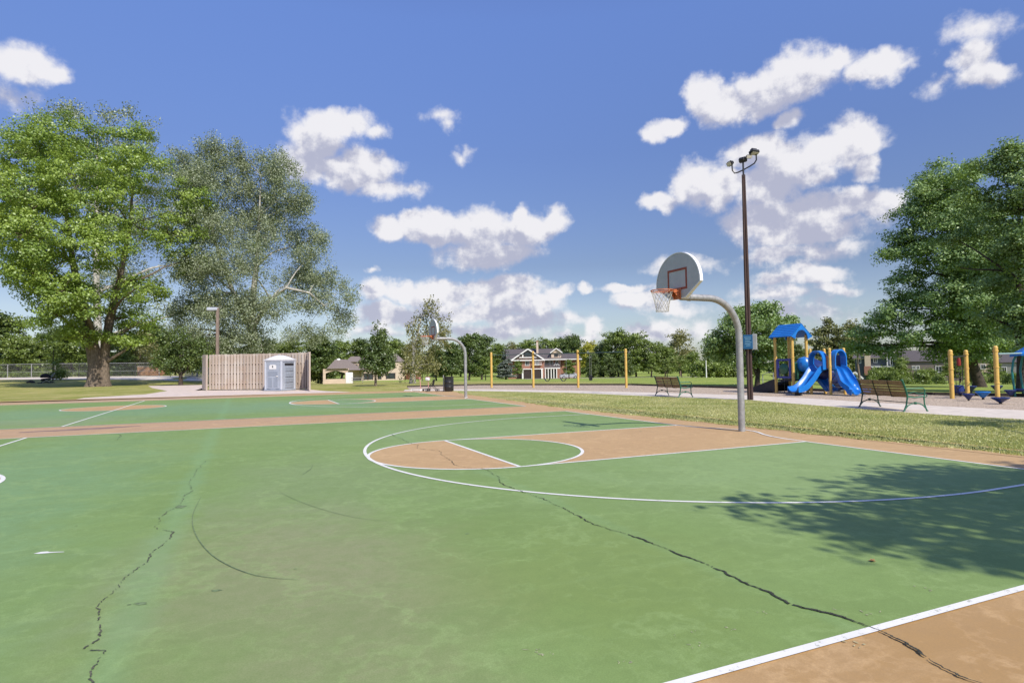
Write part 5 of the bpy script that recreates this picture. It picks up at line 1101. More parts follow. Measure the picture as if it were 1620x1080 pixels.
    mb = MB(); mb.box(L(dx0-.01, dy0+.13, 1.45), (.03, .18, .55), bev=.01); mb.build('side_panel', M['orange_plastic'], root)
    mb = MB(); mb.box(L(dx1+.01, (dy0+dy1)/2, 1.45), (.04, dy1-dy0-.14, .62), bev=.02); mb.build('side_panel', M['deep_blue'], root)
    slide([L(14.9, 10.1, .82), L(14.75, 9.9, .6), L(14.6, 9.45, .26), L(14.5, 9.2, .16)], [.4, .4, .42, .44], .12, 1, 'toddler_slide')
build_playground()
def build_climber():
    root = empty('pod_climber', (14.57, 4.26, 0), 'yellow posts with a hanging rope ladder between the first two', 'climbing frame'); ox, oy = 14.57, 4.26
    P = [at(1506.5, 630.5), at(1531, 627), at(1578.5, 632.5)]
    hs = [1.80, 1.80, 1.90]
    for (x, y), h in zip(P, hs): ypost(x-ox, y-oy, h, root, .075)
    a, b, c = [Vector((x-ox, y-oy, 0)) for x, y in P]
    mb = MB(); mb.tube([(a.x, a.y, 1.55), (b.x, b.y, 1.62)], .03, 8); mb.build('crossbar', M['black'], root, True)
    for t in (.28, .5, .72):
        q = a+(b-a)*t; mb = MB(); mb.tube([(q.x, q.y, .25), (q.x, q.y, 1.58)], .012, 6); mb.build('hanging_rope', M['black'], root)
    q = a+(b-a)*.5; mb = MB()
    for z in (.4, .75, 1.1): p0 = a+(b-a)*.28; p1 = a+(b-a)*.72; mb.tube([(p0.x, p0.y, z), (p1.x, p1.y, z)], .014, 6)
    mb.build('ladder_rung', M['black'], root)
    mb = MB(); mb.lathe((q.x, q.y, 1.22), [(.0, 0), (.07, .02), (.075, .15), (.06, .30), (0, .32)], 12); mb.build('spinner', M['red_plastic'], root, True)
    mb = MB(); mb.box((q.x+.1, q.y+.1, .33), (.3, .3, .3), bev=.05); mb.build('foot_pod', M['deep_blue'], root)
    # overhead bars towards the blue canopy
    d = at(1612, 628); e = Vector((d[0]-ox, d[1]-oy, 0))
    for off in (-.22, .22):
        mb = MB(); mb.tube([(c.x, c.y+off*.4, 1.66), (e.x, e.y+off, 1.68)], .024, 8); mb.build('overhead_bar', M['pale_teal'], root, True)
    return e, ox, oy
e, ox, oy = build_climber()
def build_canopy():
    x, y = e.x+ox, e.y+oy; root = empty('canopy_climber', (x, y, 0), 'blue peaked canopy on curved teal pipes cut by the right edge', 'climbing frame')
    mb = MB(); n = 6; V = [(0.35, -.25, 2.02)]+[(.38+.62*math.cos(2*math.pi*k/n), -.25+.62*math.sin(2*math.pi*k/n), 1.62+.05*(k % 2)) for k in range(n)]+[(.38+.62*math.cos(2*math.pi*k/n), -.25+.62*math.sin(2*math.pi*k/n), 1.54+.05*(k % 2)) for k in range(n)]
    mb.add(V, [(0, 1+k, 1+(k+1) % n) for k in range(n)]+[(1+k, 1+n+k, 1+n+(k+1) % n, 1+(k+1) % n) for k in range(n)]); mb.build('canopy', M['blue'], root)
    for s, (px, py) in enumerate(((-.05, .1), (.75, -.45), (.7, .2), (.0, -.6))):
        mb = MB(); mb.tube([(px, py, 0), (px-.06, py, .5), (px-.09, py+.02, 1.0), (px, py, 1.4), (px+(.35-px)*.3, py+(-.25-py)*.3, 1.72)], .04, 8); mb.build('curved_pipe', M['teal'], root, True)
    mb = MB(); mb.box((.3, -.2, .28), (.85, .6, .07), bev=.02); mb.build('seat_deck', M['deep_blue'], root)
build_canopy()
def build_pods():
    first = None
    data = [((1519.5, 626.5), .30, .19, 'deep blue stepping pod just right of the first climber post'), ((1532.5, 634), .26, .16, 'dark brownish stepping pod at the foot of the second climber post'), ((1555.5, 632), .30, .20, 'brightest blue stepping pod between the second and third climber posts'),
            ((1583, 639), .22, .22, 'largest nearest dark stepping pod before the third climber post'), ((1537, 621), .30, .17, 'farthest small stepping pod seen behind the second climber post'), ((1577.5, 622), .34, .18, 'dark stepping pod half hidden behind the third climber post'), ((1599, 628), .28, .17, 'dark stepping pod left of the teal pipes')]
    for i, ((u, v), h, r, lb) in enumerate(data):
        x, y = at(u, v)
        if first is None:
            root = empty('stepping_pod', (x, y, 0), lb, 'stepping pod', 'stepping pods in the wood chips'); mb = MB()
            mb.lathe((0, 0, 0), [(.05, .08), (.09, .14), (.14, .20), (.19, .255), (.2, .28), (.185, .30), (.0, .305)], 18); mb.build('pod_top', M['deep_blue'], root, True)
            mb = MB(); mb.tube([(0, 0, -.05), (0, 0, .15)], .035, 8); mb.build('stem', M['black'], root); first = root
        else: root = copy_thing(first, (x, y, 0), label=lb); root.name = 'stepping_pod'
        root.scale = (r/.19*1.15, r/.19*1.15, h/.30)
        if i in (2,):
            for c in root.children:
                if c.name.startswith('pod_top'): c.data = c.data.copy(); c.data.materials[0] = M['blue']
build_pods()
# ================================================================== BARREL, SCOOTERS, STROLLERS
def barrel(p, label, r=.29, h=.86, name='trash_barrel'):
    root = empty(name, p, label, 'trash barrel'); mb = MB()
    mb.lathe((0, 0, .02), [(r*.96, 0), (r, .02), (r, .27*h), (r*1.035, .3*h), (r, .33*h), (r, .6*h), (r*1.035, .63*h), (r, .66*h), (r, .96*h), (r*1.03, .98*h), (r*1.03, h), (r*.94, h), (r*.93, h-.12), (0.01, h-.12)], 24); mb.build('drum', M['black'], root, True)
    mb = MB(); mb.lathe((0, 0, h-.02), [(r*.90, 0), (r*.93, .045), (r*.9, .05), (r*.5, .06), (0, .05)], 18, 1, 1); mb.build('liner', M['black_soft'], root, True)
    return root
b = barrel(Vector((2.0, 25.7, .01)), 'black steel drum used as a trash barrel on the path beside the far hoop')
r_ = empty('marker_post', (1.72, 25.9, 0), 'short grey steel post touching the left side of the black drum', 'post'); mb = MB(); mb.tube([(0, 0, 0), (0, 0, .98)], .03, 8); mb.lathe((0, 0, .96), [(.03, 0), (.04, .01), (.04, .03), (0, .04)], 8); mb.build('shaft', M['galv'], r_, True)
p = atd(87, 90); p.z = 0; barrel(p, 'square looking black bin beside the stroller under the old maple', .62, 1.5)
def scooter(p, rz, m1, m2, label):
    root = empty('kick_scooter', p, label, 'scooter', rz=rz); mb = MB(); mb.box((.0, 0, .10), (.50, .12, .03), bev=.01); mb.build('deck', m1, root)
    mb = MB(); mb.tube([(.28, 0, .09), (.30, 0, .3), (.25, 0, .82)], .022, 8); mb.build('stem', m2, root)
    mb = MB(); mb.tube([(.25, -.19, .80), (.25, -.1, .84), (.25, .1, .84), (.25, .19, .80)], .022, 8); mb.build('handlebar', m2, root, True)
    for x, y in ((.33, -.08), (.33, .08), (-.27, 0)):
        mb = MB(); mb.tube([(x, y-.02, .065), (x, y+.02, .065)], .065, 14); w = mb.build('wheel', M['white'] if m1 is M['white'] else M['black'], root, True)
    return root
p = at(658, 619); scooter(Vector((*p, .02)), R(-30), M['white'], M['pink'], 'white three wheeled toy scooter with a pale pink stem lying farthest left of the toys')
p = at(673.5, 618.5); root = scooter(Vector((*p, .02)), R(40), M['black'], M['pink'], 'pink stemmed toy scooter with a white basket, next to the dark pushchair'); mb = MB(); mb.box((.22, 0, .72), (.22, .26, .2), bev=.05); mb.build('basket', M['white'], root)
def wheel(x, y, z, r, root, m=None):
    mb = MB(); mb.tube([(x+r*.85*math.cos(a), y, z+r*.85*math.sin(a)) for a in [2*math.pi*k/18 for k in range(18)]], r*.16, 6, close=True); mb.tube([(x, y-.02, z), (x, y+.02, z)], r*.25, 8)
    for k in range(3): a = k*math.pi/3; mb.tube([(x-r*.8*math.cos(a), y, z-r*.8*math.sin(a)), (x+r*.8*math.cos(a), y, z+r*.8*math.sin(a))], r*.05, 4)
    mb.build('wheel', m or M['black'], root, True)
def umbrella_stroller(p, rz):
    root = empty('push_chair', p, 'small dark doll pushchair standing right of the scooters', 'pushchair', rz=rz)
    for y in (-.16, .16):
        mb = MB(); mb.tube([(-.28, y, .08), (-.1, y, .32), (.1, y, .62), (.16, y, .95)], .014, 6); mb.tube([(.32, y, .08), (.0, y, .40), (-.05, y, .48)], .014, 6); mb.build('side_frame', M['black'], root)
    for x, y in ((-.28, -.18), (-.28, .18), (.34, -.18), (.34, .18)): wheel(x, y, .085, .085, root)
    mb = MB(); mb.box((.02, 0, .36), (.26, .3, .03), 0, .01, ry=.25); mb.box((.10, 0, .54), (.03, .3, .38), 0, .01, ry=.25); mb.build('seat', M['black_soft'], root)
    mb = MB(); mb.tube([(.16, -.17, .95), (.18, 0, .97), (.16, .17, .95)], .016, 6); mb.build('handle', M['black'], root)
p = at(683.5, 619.5); umbrella_stroller(Vector((*p, .01)), R(-35))
def pram(p, rz, s):
    root = empty('baby_stroller', p, 'dark hooded baby stroller parked in the maple shade beside the black bin', 'stroller', rz=rz); root.scale = (s,)*3
    mb = MB(); V = []; n = 10
    for i in range(n+1):
        a = R(10)+R(130)*i/n
        for k in range(9): b = -math.pi/2+math.pi*k/8; V.append((-.05+.36*math.cos(a)*1.0, .26*math.sin(b), .62+.36*math.sin(a)*abs(math.cos(b))**.5))
    mb.add(V, [(i*9+k, i*9+k+1, (i+1)*9+k+1, (i+1)*9+k) for i in range(n) for k in range(8)]); mb.build('hood', M['black_soft'], root, True)
    mb = MB(); mb.box((-.02, 0, .48), (.62, .42, .2), 0, .07, ry=-.12); mb.build('seat', M['black_soft'], root)
    mb = MB(); mb.box((-.05, 0, .26), (.55, .36, .08), 0, .03); mb.build('basket', M['black_soft'], root)
    for y in (-.22, .22):
        mb = MB(); mb.tube([(-.42, y, .14), (0, y, .42), (.38, y, .72), (.55, y, .98)], .018, 6); mb.tube([(.36, y, .16), (0, y, .40), (-.1, y, .52)], .018, 6); mb.build('side_frame', M['galv'], root)
    mb = MB(); mb.tube([(.55, -.22, .98), (.57, 0, .99), (.55, .22, .98)], .022, 6); mb.build('handle', M['black'], root)
    for x, y, r in ((-.42, -.24, .13), (-.42, .24, .13), (.36, -.26, .17), (.36, .26, .17)): wheel(x, y, r, r, root)
p = atd(73, 74); p.z = 0; pram(p, R(25), 1.5)
p = atd(50, 75); p.z = 0; root = empty('duffel_bag', p, 'dark lumpy bag lying on the grass left of the stroller', 'bag', rz=R(-20)); mb = MB(); mb.tube([(-.5, 0, .22), (-.4, 0, .3), (-.1, .02, .34), (.25, 0, .3), (.5, 0, .18)], [.12, .26, .3, .24, .1], 12); mb.build('body', M['black_soft'], root, True); mb = MB(); mb.tube([(-.2, 0, .6), (-.1, 0, .72), (.1, 0, .7), (.2, 0, .56)], .02, 6); mb.build('strap', M['black'], root)

# ================================================================== FENCE AND BUILDINGS
def chain_fence():
    A = [atd(u, d) for u, d in ((-60, 104), (50, 100), (125, 101), (214, 101), (252, 103))]
    root = empty('chain_link_fence', A[0], 'tall galvanised chain link fence running along the plaza behind the maple', 'fence'); H = 2.25; o = A[0]
    for a, b in zip(A, A[1:]):
        a, b = a-o, b-o; L = (b-a).length; n = max(1, round(L/4.5)); mb = MB()
        for z in (.08, H*.42, H): mb.tube([tuple(a+Vector((0, 0, z))), tuple(b+Vector((0, 0, z)))], .04 if z == H else .022, 5)
        mb.build('rail', M['galv'], root)
        for k in range(n+1):
            if k % 2 and L > 8: continue
            q = a+(b-a)*k/n; mb = MB(); mb.tube([tuple(q), tuple(q+Vector((0, 0, H)))], .06, 6); mb.build('post', M['galv'], root)
        mb = MB(); t = (b-a)/L; st = .32; k = -H
        w = .010; upv = Vector((0, 0, 1))
        while k < L:
            for s in (1, -1):
                x0, x1 = k, k+H; z0, z1 = (0, H) if s == 1 else (H, 0)
                c0, c1 = max(0, x0), min(L, x1)
                if c1-c0 > .05:
                    f0, f1 = (c0-x0)/H, (c1-x0)/H; q0 = a+t*c0+upv*(z0+(z1-z0)*f0); q1 = a+t*c1+upv*(z0+(z1-z0)*f1)
                    mb.add([q0-upv*w, q1-upv*w, q1+upv*w, q0+upv*w], [(0, 1, 2, 3)])
            k += st
        mb.build('wire_mesh', M['galv'], root)
chain_fence()
def picket(A, B, H, name, label, m, n):
    o = A; root = empty(name, o, label, 'fence'); A, B = Vector((0, 0, 0)), B-A; t = B.normalized(); ang = math.atan2(t.y, t.x); mb = MB()
    for k in range(n): q = A+(B-A)*(k+.5)/n; mb.box((q.x, q.y, q.z+H/2), (B.length/n*.45, .03, H), ang)
    mb.build('pickets', m, root); mb = MB(); c = (A+B)/2
    for z in (H*.2, H*.85): mb.box((c.x, c.y+.03, c.z+z), (B.length, .04, .09), ang)
    mb.build('rail', m, root)
picket(atd(292, 92), atd(332, 88), 1.9, 'picket_fence', 'grey open picket fence between the gate tree and the cedar enclosure', M['siding_grey'], 26)
def low_wall(u0, u1, d, h, name, label, m, cat='wall'):
    a, b = atd(u0, d), atd(u1, d); c = (a+b)/2; root = empty(name, c, label, cat, rz=math.atan2(b.y-a.y, b.x-a.x)); L = (b-a).length; mb = MB(); mb.box((0, 0, h/2), (L, .3, h), bev=.02); mb.build('wall', m, root); mb = MB(); mb.box((0, 0, h+.04), (L+.1, .42, .08), bev=.01); mb.build('coping', M['concrete'], root)
low_wall(218, 262, 108, 1.6, 'planter_wall', 'low rusty brown wall behind the right part of the chain link fence', M['orange_plastic'] if False else mat('rusty_wall', (.24, .13, .07), .9, var=.3, scale=3))
def small_house(u, d, W, H, rh, name, label, m, mr, dep=6, wins=(), doors=(), rz_off=0, gable=True):
    """simple gabled building: gable end towards the park if gable else ridge parallel; wins (x, z, w, h)"""
    p = atd(u, d); root = empty(name, p, label, 'shed' if 'shed' in name else 'house', rz=facing(p)+rz_off)
    mb = MB(); mb.box((0, dep/2, H/2-.3), (W, dep, H+.6))
    if gable: mb.prism([(-W/2, H), (W/2, H), (0, H+rh)], dep, (0, dep/2, 0))
    mb.build('wall', m, root)
    rf = MB(); e = .35
    if gable:
        L = math.hypot(W/2+e, rh*(W/2+e)/(W/2)); an = math.atan2(rh, W/2)
        for s in (-1, 1): rf.box((s*(W/4+e/2), dep/2, H+rh/2-rh*e/W+.10), (L, dep+2*e, .14), ry=s*an)
    else:
        an = math.atan2(rh, dep/2); L = math.hypot(dep/2+e, rh)
        for s in (-1, 1): rf.box((0, dep/2+s*(dep/4+e/2), H+rh/2+.02), (W+2*e, L, .14), rx=-s*an)
        gm = MB(); gm.prism([(-dep/2, H), (dep/2, H), (0, H+rh-.1)], W, (0, dep/2, 0), 'x'); gm.build('gable', m, root)
    rf.build('roof', mr, root)
    if gable:
        tr = MB()
        for s in (-1, 1): tr.box((s*(W/4+e/2), -e-.03, H+rh/2-rh*e/W+.0), (L, .06, .26), ry=s*an)
        tr.build('bargeboard', M['white'], root)
    window_set(root, wins, -.0); window_set(root, doors, 0, 'door')
    return root
def window_set(root, wins, y, nm='window', frame=None):
    for (x, z, w, h) in wins:
        mb = MB(); t = .11
        mb.box((x, y-.03, z+h/2+t/2), (w+2*t, .10, t)); mb.box((x, y-.03, z-h/2-t/2), (w+2*t, .10, t)); mb.box((x-w/2-t/2, y-.03, z), (t, .10, h)); mb.box((x+w/2+t/2, y-.03, z), (t, .10, h)); mb.box((x, y-.03, z), (.06, .08, h))
        o = mb.build(nm, frame or M['white'], root); mb = MB(); mb.box((x, y-.005, z), (w, .05, h)); mb.build('pane' if nm == 'window' else 'door_leaf', M['glass'], o)
# brick house
def brick_house():
    D = 165; p = atd(850, D); root = empty('brick_house', p, 'large red brick house with grey roof, wide white trimmed gable and dormer', 'house', rz=facing(p)); s = 5.87
    X = lambda z: ((780+z/9.53)-850)/s; Z = lambda z: (599.0-(535+z/9.53))/s
    mb = MB(); mb.box(((X(220)+X(480))/2, 6, Z(320)/2), (X(480)-X(220), 8, Z(320))); mb.box(((X(430)+X(775))/2, 4, Z(320)/2), (X(775)-X(430), 8, Z(320))); mb.box(((X(775)+X(1030))/2, 7, Z(320)/2), (X(1030)-X(775), 8, Z(320))); mb.box(((X(1030)+X(1330))/2, 8, Z(320)/2), (X(1330)-X(1030), 6, Z(320))); mb.build('wall', M['brick'], root)
    # main roof, ridge parallel to the front
    zr, ze = Z(150), Z(320)
    def roofp(x0, x1, y0, y1, ze, zr, inset0=0, inset1=0):
        ym = (y0+y1)/2; V = [(x0, y0, ze), (x1, y0, ze), (x1-inset1, ym, zr), (x0+inset0, ym, zr), (x0, y1, ze), (x1, y1, ze)]
        m_ = MB(); m_.add(V+[(a, b, c-.2) for a, b, c in V], [(0, 1, 2, 3), (3, 2, 5, 4), (0, 3, 4), (1, 5, 2), (0, 6, 7, 1), (1, 7, 11, 5), (5, 11, 10, 4), (4, 10, 6, 0)]); return m_
    rf = roofp(X(200), X(1110), 1.6, 12, ze, zr, -.8, 1.5).build('roof', M['roof_grey'], root)
    roofp(X(1000), X(1345), 3.5, 11.5, ze+.15, Z(235), 0, .6).build('wing_roof', M['roof_grey'], root)
    # front gable over the garage wing
    g0, g1, ga = X(272), X(782), X(530); zg0, zga = Z(325), Z(155)
    mb = MB(); mb.add([(g0, -.6, zg0), (ga, -.6, zga), (ga, 6, zga), (g0, 6, zg0), (g1, -.6, zg0), (g1, 6, zg0)]+[(g0, -.6, zg0-.25), (ga, -.6, zga-.25), (g1, -.6, zg0-.25)], [(0, 1, 2, 3), (1, 4, 5, 2)]); mb.build('gable_roof', M['roof_grey'], root)
    mb = MB(); mb.prism([(g0+.6, zg0+.05), (g1-.6, zg0+.05), (ga, zga-.35)], .2, (0, .2, 0)); mb.build('gable_wall', mat('brown_gable_siding', (.27, .20, .165), .85), root)
    mb = MB()
    for a, b in (((g0, zg0), (ga, zga)), ((g1, zg0), (ga, zga))):
        L = math.hypot(b[0]-a[0], b[1]-a[1]); an = math.atan2(b[1]-a[1], b[0]-a[0]); mb.box(((a[0]+b[0])/2, -.66, (a[1]+b[1])/2-.12), (L, .12, .32), ry=-an)
    mb.box(((g0+g1)/2, -.5, zg0-.12), (g1-g0, .5, .26)); mb.box((X(1060), 1.5, ze-.08), (X(1345)-X(775), .3, .24)); mb.build('white_trim', M['white'], root)
    mb = MB(); mb.prism([(X(475), Z(275)), (X(590), Z(275)), (X(590), Z(235)), (X(530), Z(165)), (X(475), Z(235))], .3, (0, -.02, 0)); o = mb.build('gable_window', M['glass'], root)
    mb = MB(); mb.box((X(532), -.25, Z(288)), (X(670)-X(400), .12, .2)); mb.box((X(450), -.2, Z(255)), (.3, .15, 1.0)); mb.box((X(600), -.2, Z(255)), (.3, .15, 1.0)); mb.build('gable_rail', M['white'], root)
    # garage openings with arches, pillars and balcony
    for x in (X(505), X(675)):
        mb = MB(); w = 1.05*1.0; pts = [(x-w, 0), (x+w, 0), (x+w, 2.0)]+[(x+w*math.cos(a), 2.0+.32*math.sin(a)) for a in [math.pi*k/8 for k in range(1, 8)]]+[(x-w, 2.0)]
        mb.prism(pts, .2, (0, -.05, 0)); mb.build('garage_door', M['dark_opening'], root)
    for x in (445, 590, 735):
        mb = MB(); mb.box((X(x), -.3, Z(470)/2), (.42, .42, Z(470)), bev=.03); mb.build('pillar', M['white'], root)
    mb = MB(); mb.box((X(590), -.2, Z(468)+.1), (X(760)-X(430), .5, .22)); mb.build('lintel', M['white'], root)
    mb = MB(); mb.box((X(660), -.4, Z(400)), (X(740)-X(590), .8, .14)); 
    for k in range(8): mb.box((X(600)+k*(X(730)-X(600))/7, -.75, Z(385)), (.04, .04, .6))
    mb.box((X(665), -.75, Z(365)), (X(735)-X(595), .06, .07)); mb.build('balcony', M['white'], root)
    window_set(root, [(X(515), Z(370), .9, 1.3), (X(665), Z(372), .8, 1.2)], -.02); window_set(root, [(X(250), Z(500), .8, 1.6), (X(960), Z(420), 1.2, .6)], 1.98 if False else 2.0); window_set(root, [(X(845), Z(362), 2.2, 1.0), (X(965), Z(362), .7, .9)], 2.98)
    # porch
    mb = MB(); mb.add([(X(770), .8, Z(448)), (X(1010), .8, Z(448)), (X(1000), 3, Z(395)), (X(778), 3, Z(395)), (X(770), .8, Z(460)), (X(1010), .8, Z(460))], [(0, 1, 2, 3), (0, 4, 5, 1)]); mb.build('porch_roof', M['roof_grey'], root)
    mb = MB(); mb.box((X(890), .85, Z(456)), (X(1010)-X(770), .2, .25)); mb.build('porch_beam', M['white'], root)
    for x in (788, 830, 875, 915, 958):
        mb = MB(); mb.box((X(x), .95, Z(460)/2), (.24, .24, Z(460)), bev=.02); mb.build('column', M['white'], root)
    mb = MB(); mb.box((X(880), 2.9, 1.15), (X(960)-X(790), .3, 2.3)); mb.build('porch_dark_panel', M['glass'], root)
    # dormer
    mb = MB(); mb.box((X(957), 3.4, Z(255)), (X(1030)-X(880), 2.2, Z(205)-Z(305))); mb.prism([(X(868), Z(222)), (X(1046), Z(222)), (X(957), Z(160))], 3, (0, 3.4, 0)); d_ = mb.build('dormer', M['stucco'], root)
    mb = MB()
    for x0 in (868, 1048):
        a, b = (X(x0), Z(225)), (X(957), Z(158)); L = math.hypot(b[0]-a[0], b[1]-a[1]); an = math.atan2(b[1]-a[1], b[0]-a[0]); mb.box(((a[0]+b[0])/2, 3.2, (a[1]+b[1])/2+.05), (L+.1, 3.6, .22), ry=-an)
    mb.build('dormer_trim', M['white'], d_); mb = MB(); mb.box((X(955), 2.25, Z(262)), (1.0, .12, .7)); mb.build('dormer_window', M['glass'], d_)
    mb = MB(); mb.box((X(672), 5, (Z(95)+Z(250))/2), (.55, .8, Z(95)-Z(250)+2)); mb.build('chimney', M['stucco'], root); 
    mb = MB(); mb.box((X(672), 5, Z(95)+1.05), (.7, .95, .25)); mb.build('chimney_cap', M['brick'], root)
brick_house()
def car(u, d, label):
    p = atd(u, d); root = empty('parked_car', p, label, 'car', rz=facing(p)+R(8)); Lc = 4.6
    prof = [(-2.3, .35), (-2.3, .75), (-2.15, .95), (-1.3, 1.02), (-.75, 1.5), (.9, 1.55), (1.75, 1.15), (2.2, 1.05), (2.3, .7), (2.3, .35), (1.85, .30), (-1.85, .30)]
    mb = MB(); mb.prism(prof, 1.75, (0, 0, 0)); mb.build('body', M['car'], root)
    mb = MB(); mb.prism([(-1.1, 1.05), (-.68, 1.43), (.05, 1.46), (.05, 1.05)], 1.79, (0, 0, 0)); mb.prism([(.15, 1.05), (.15, 1.46), (.85, 1.46), (1.45, 1.1)], 1.79, (0, 0, 0)); mb.build('side_window', M['glass'], root)
    for x in (-1.4, 1.4):
        for y in (-.8, .8):
            mb = MB(); mb.tube([(x, y-.12, .33), (x, y+.12, .33)], .34, 18); w = mb.build('wheel', M['black'], root, True); mb = MB(); mb.tube([(x, y-.125, .33), (x, y+.125, .33)], .2, 14); mb.build('rim', M['galv'], w, True)
    for y in (-.65, .65): mb = MB(); mb.box((-2.3, y, .75), (.06, .3, .14), bev=.02); mb.build('headlight', M['lens'], root)
car(900, 150, 'silver car parked beside the brick house porch')
# tan house
def tan_house():
    D = 178; p = atd(585, D); root = empty('tan_house', p, 'tan stucco house with brown roofs and dark shuttered windows behind the pear tree', 'house', rz=facing(p)); s = F/D
    X = lambda z: ((500+z/9)-585)/s; Z = lambda z: (595.5-(540+z/9))/s
    mb = MB(); mb.box(((X(440)+X(660))/2, 5, Z(228)/2), (X(660)-X(440), 8, Z(228))); mb.box(((X(650)+X(1230))/2, 3.5, Z(238)/2), (X(1230)-X(650), 9, Z(238))); mb.box(((X(1230)+X(1500))/2, 6, Z(330)/2), (X(1500)-X(1230), 7, Z(330))); mb.build('wall', M['stucco'], root)
    def hip(x0, x1, y0, y1, ze, zr, ins, nm='roof'):
        ym = (y0+y1)/2; V = [(x0, y0, ze), (x1, y0, ze), (x1, y1, ze), (x0, y1, ze), (x0+ins, ym, zr), (x1-ins, ym, zr)]; m_ = MB(); m_.add(V, [(0, 1, 5, 4), (1, 2, 5), (2, 3, 4, 5), (3, 0, 4), (0, 3, 2, 1)]); m_.build(nm, M['roof_brown'], root)
    hip(X(425), X(690), .4, 9.6, Z(230), Z(148), 1.5); hip(X(625), X(1260), -1.3, 8.6, Z(238), Z(122), 2.2); hip(X(1215), X(1520), 2, 10, Z(335), Z(250), 1.5); hip(X(470), X(700), -3.5, 1.2, Z(345), Z(290), .8, 'lower_roof')
    mb = MB(); mb.box((X(560), .96, Z(282)), (1.5, .12, .55), bev=.2); mb.build('oval_window', M['glass'], root)
    for x0, x1, z0, z1 in ((1052, 1108, 252, 328), (1000, 1108, 395, 475), (662, 712, 235, 300), (690, 735, 395, 480), (740, 800, 400, 480), (885, 915, 400, 478)):
        w = X(x1)-X(x0); h = Z(z0)-Z(z1); x, z = (X(x0)+X(x1))/2, (Z(z0)+Z(z1))/2; mb = MB(); mb.box((x, -1.04, z), (w, .10, h)); o = mb.build('window', M['glass'], root)
        mb = MB(); mb.box((x-w/2-.12, -1.06, z), (.26, .14, h+.1)); mb.box((x+w/2+.12, -1.06, z), (.26, .14, h+.1)); mb.build('shutter', M['dark_opening'], o)
    mb = MB(); mb.box((X(1305), 2.4, Z(440)), (X(1345)-X(1265), .2, Z(395)-Z(490))); mb.build('front_door', mat('red_brown_door', (.16, .045, .025), .6), root)
    mb = MB(); mb.box((X(1450), 2.4, Z(450)), (X(1500)-X(1400), .2, 1.6)); mb.build('garage_door', mat('brown_door', (.17, .06, .035), .6), root)
tan_house()
def shelter():
    D = 90; p = atd(536, D); root = empty('picnic_shelter', p, 'small tan shelter with an arched opening and hipped brown roof left of the tan house', 'shelter', rz=facing(p)); s = F/D
    X = lambda z: ((500+z/9)-536)/s; Z = lambda z: (604.4-(540+z/9))/s
    x0, x1 = X(108), X(450); mb = MB()
    arch = [(X(410)+(X(145)-X(410))*k/12, Z(430)+(Z(398)-Z(430))*math.sin(math.pi*k/12)) for k in range(13)]
    top = Z(368)
    mb.box(((x0+X(145))/2, 0, Z(400)/2), (X(145)-x0, .3, Z(400))); mb.box(((X(410)+x1)/2, 0, Z(368)/2), (x1-X(410), .3, Z(368)))
    mb.box(((X(145)+X(410))/2, 0, Z(512)/2), (X(410)-X(145), .28, Z(512)))
    V = []
    for k, (x, z) in enumerate(arch):
        for y in (-.15, .15): V += [(x, y, z), (x, y, top)]
    mb.add(V, [(4*k, 4*k+4, 4*k+5, 4*k+1) for k in range(12)]+[(4*k+2, 4*k+3, 4*k+7, 4*k+6) for k in range(12)]+[(4*k, 4*k+2, 4*k+6, 4*k+4) for k in range(12)])
    mb.box((x0+.15, 2.5, top/2), (.3, 4.6, top)); mb.box((x1-.15, 2.5, top/2), (.3, 4.6, top)); mb.build('arched_wall', M['stucco'], root)
    mb = MB(); ze, zr = Z(365), Z(232); a, b, y0, y1 = X(215)-.6, X(470), -.5, 5.4; mb.add([(x0+.5, y0, ze), (b+1.6, y0, ze), (b+1.6, y1, ze), (x0+.5, y1, ze), (X(275), 2.6, zr), (X(430), 2.6, zr)], [(0, 1, 5, 4), (1, 2, 5), (2, 3, 4, 5), (3, 0, 4), (0, 3, 2, 1)]); mb.build('roof', M['roof_brown'], root)
    mb = MB(); mb.lathe((X(320), 2.6, zr-.3), [(.3, 0), (.3, .3), (.2, .42), (0, .45)], 10); mb.build('roof_vent', M['white'], root)
shelter()
p = atd(552.5, 86); root = empty('utility_cabinet', p, 'tall white panelled cabinet against the right side of the arched shelter', 'cabinet', rz=facing(p)); mb = MB(); mb.box((0, .2, .78), (.98, .5, 1.56), bev=.03); mb.build('body', M['white'], root); mb = MB(); mb.box((-.24, -.06, .80), (.44, .03, 1.36), bev=.01); mb.build('door', M['white'], root); mb = MB(); mb.box((.24, -.06, .80), (.44, .03, 1.36), bev=.01); mb.build('door', M['white'], root)
p = atd(566, 84); root = empty('picnic_table', p, 'grey picnic table on the lawn right of the white cabinet', 'table', rz=facing(p)); mb = MB(); mb.box((0, 0, .76), (1.8, .75, .06), bev=.01); mb.build('table_top', M['siding_grey'], root)
for y in (-.65, .65): mb = MB(); mb.box((0, y, .45), (1.8, .25, .05), bev=.01); mb.build('bench_seat', M['siding_grey'], root)
for x in (-.65, .65): mb = MB(); mb.box((x, 0, .37), (.06, .1, .74), rx=.45); mb.box((x, 0, .37), (.06, .1, .74), rx=-.45); mb.box((x, 0, .42), (.06, 1.4, .08)); mb.build('leg', M['siding_grey'], root)
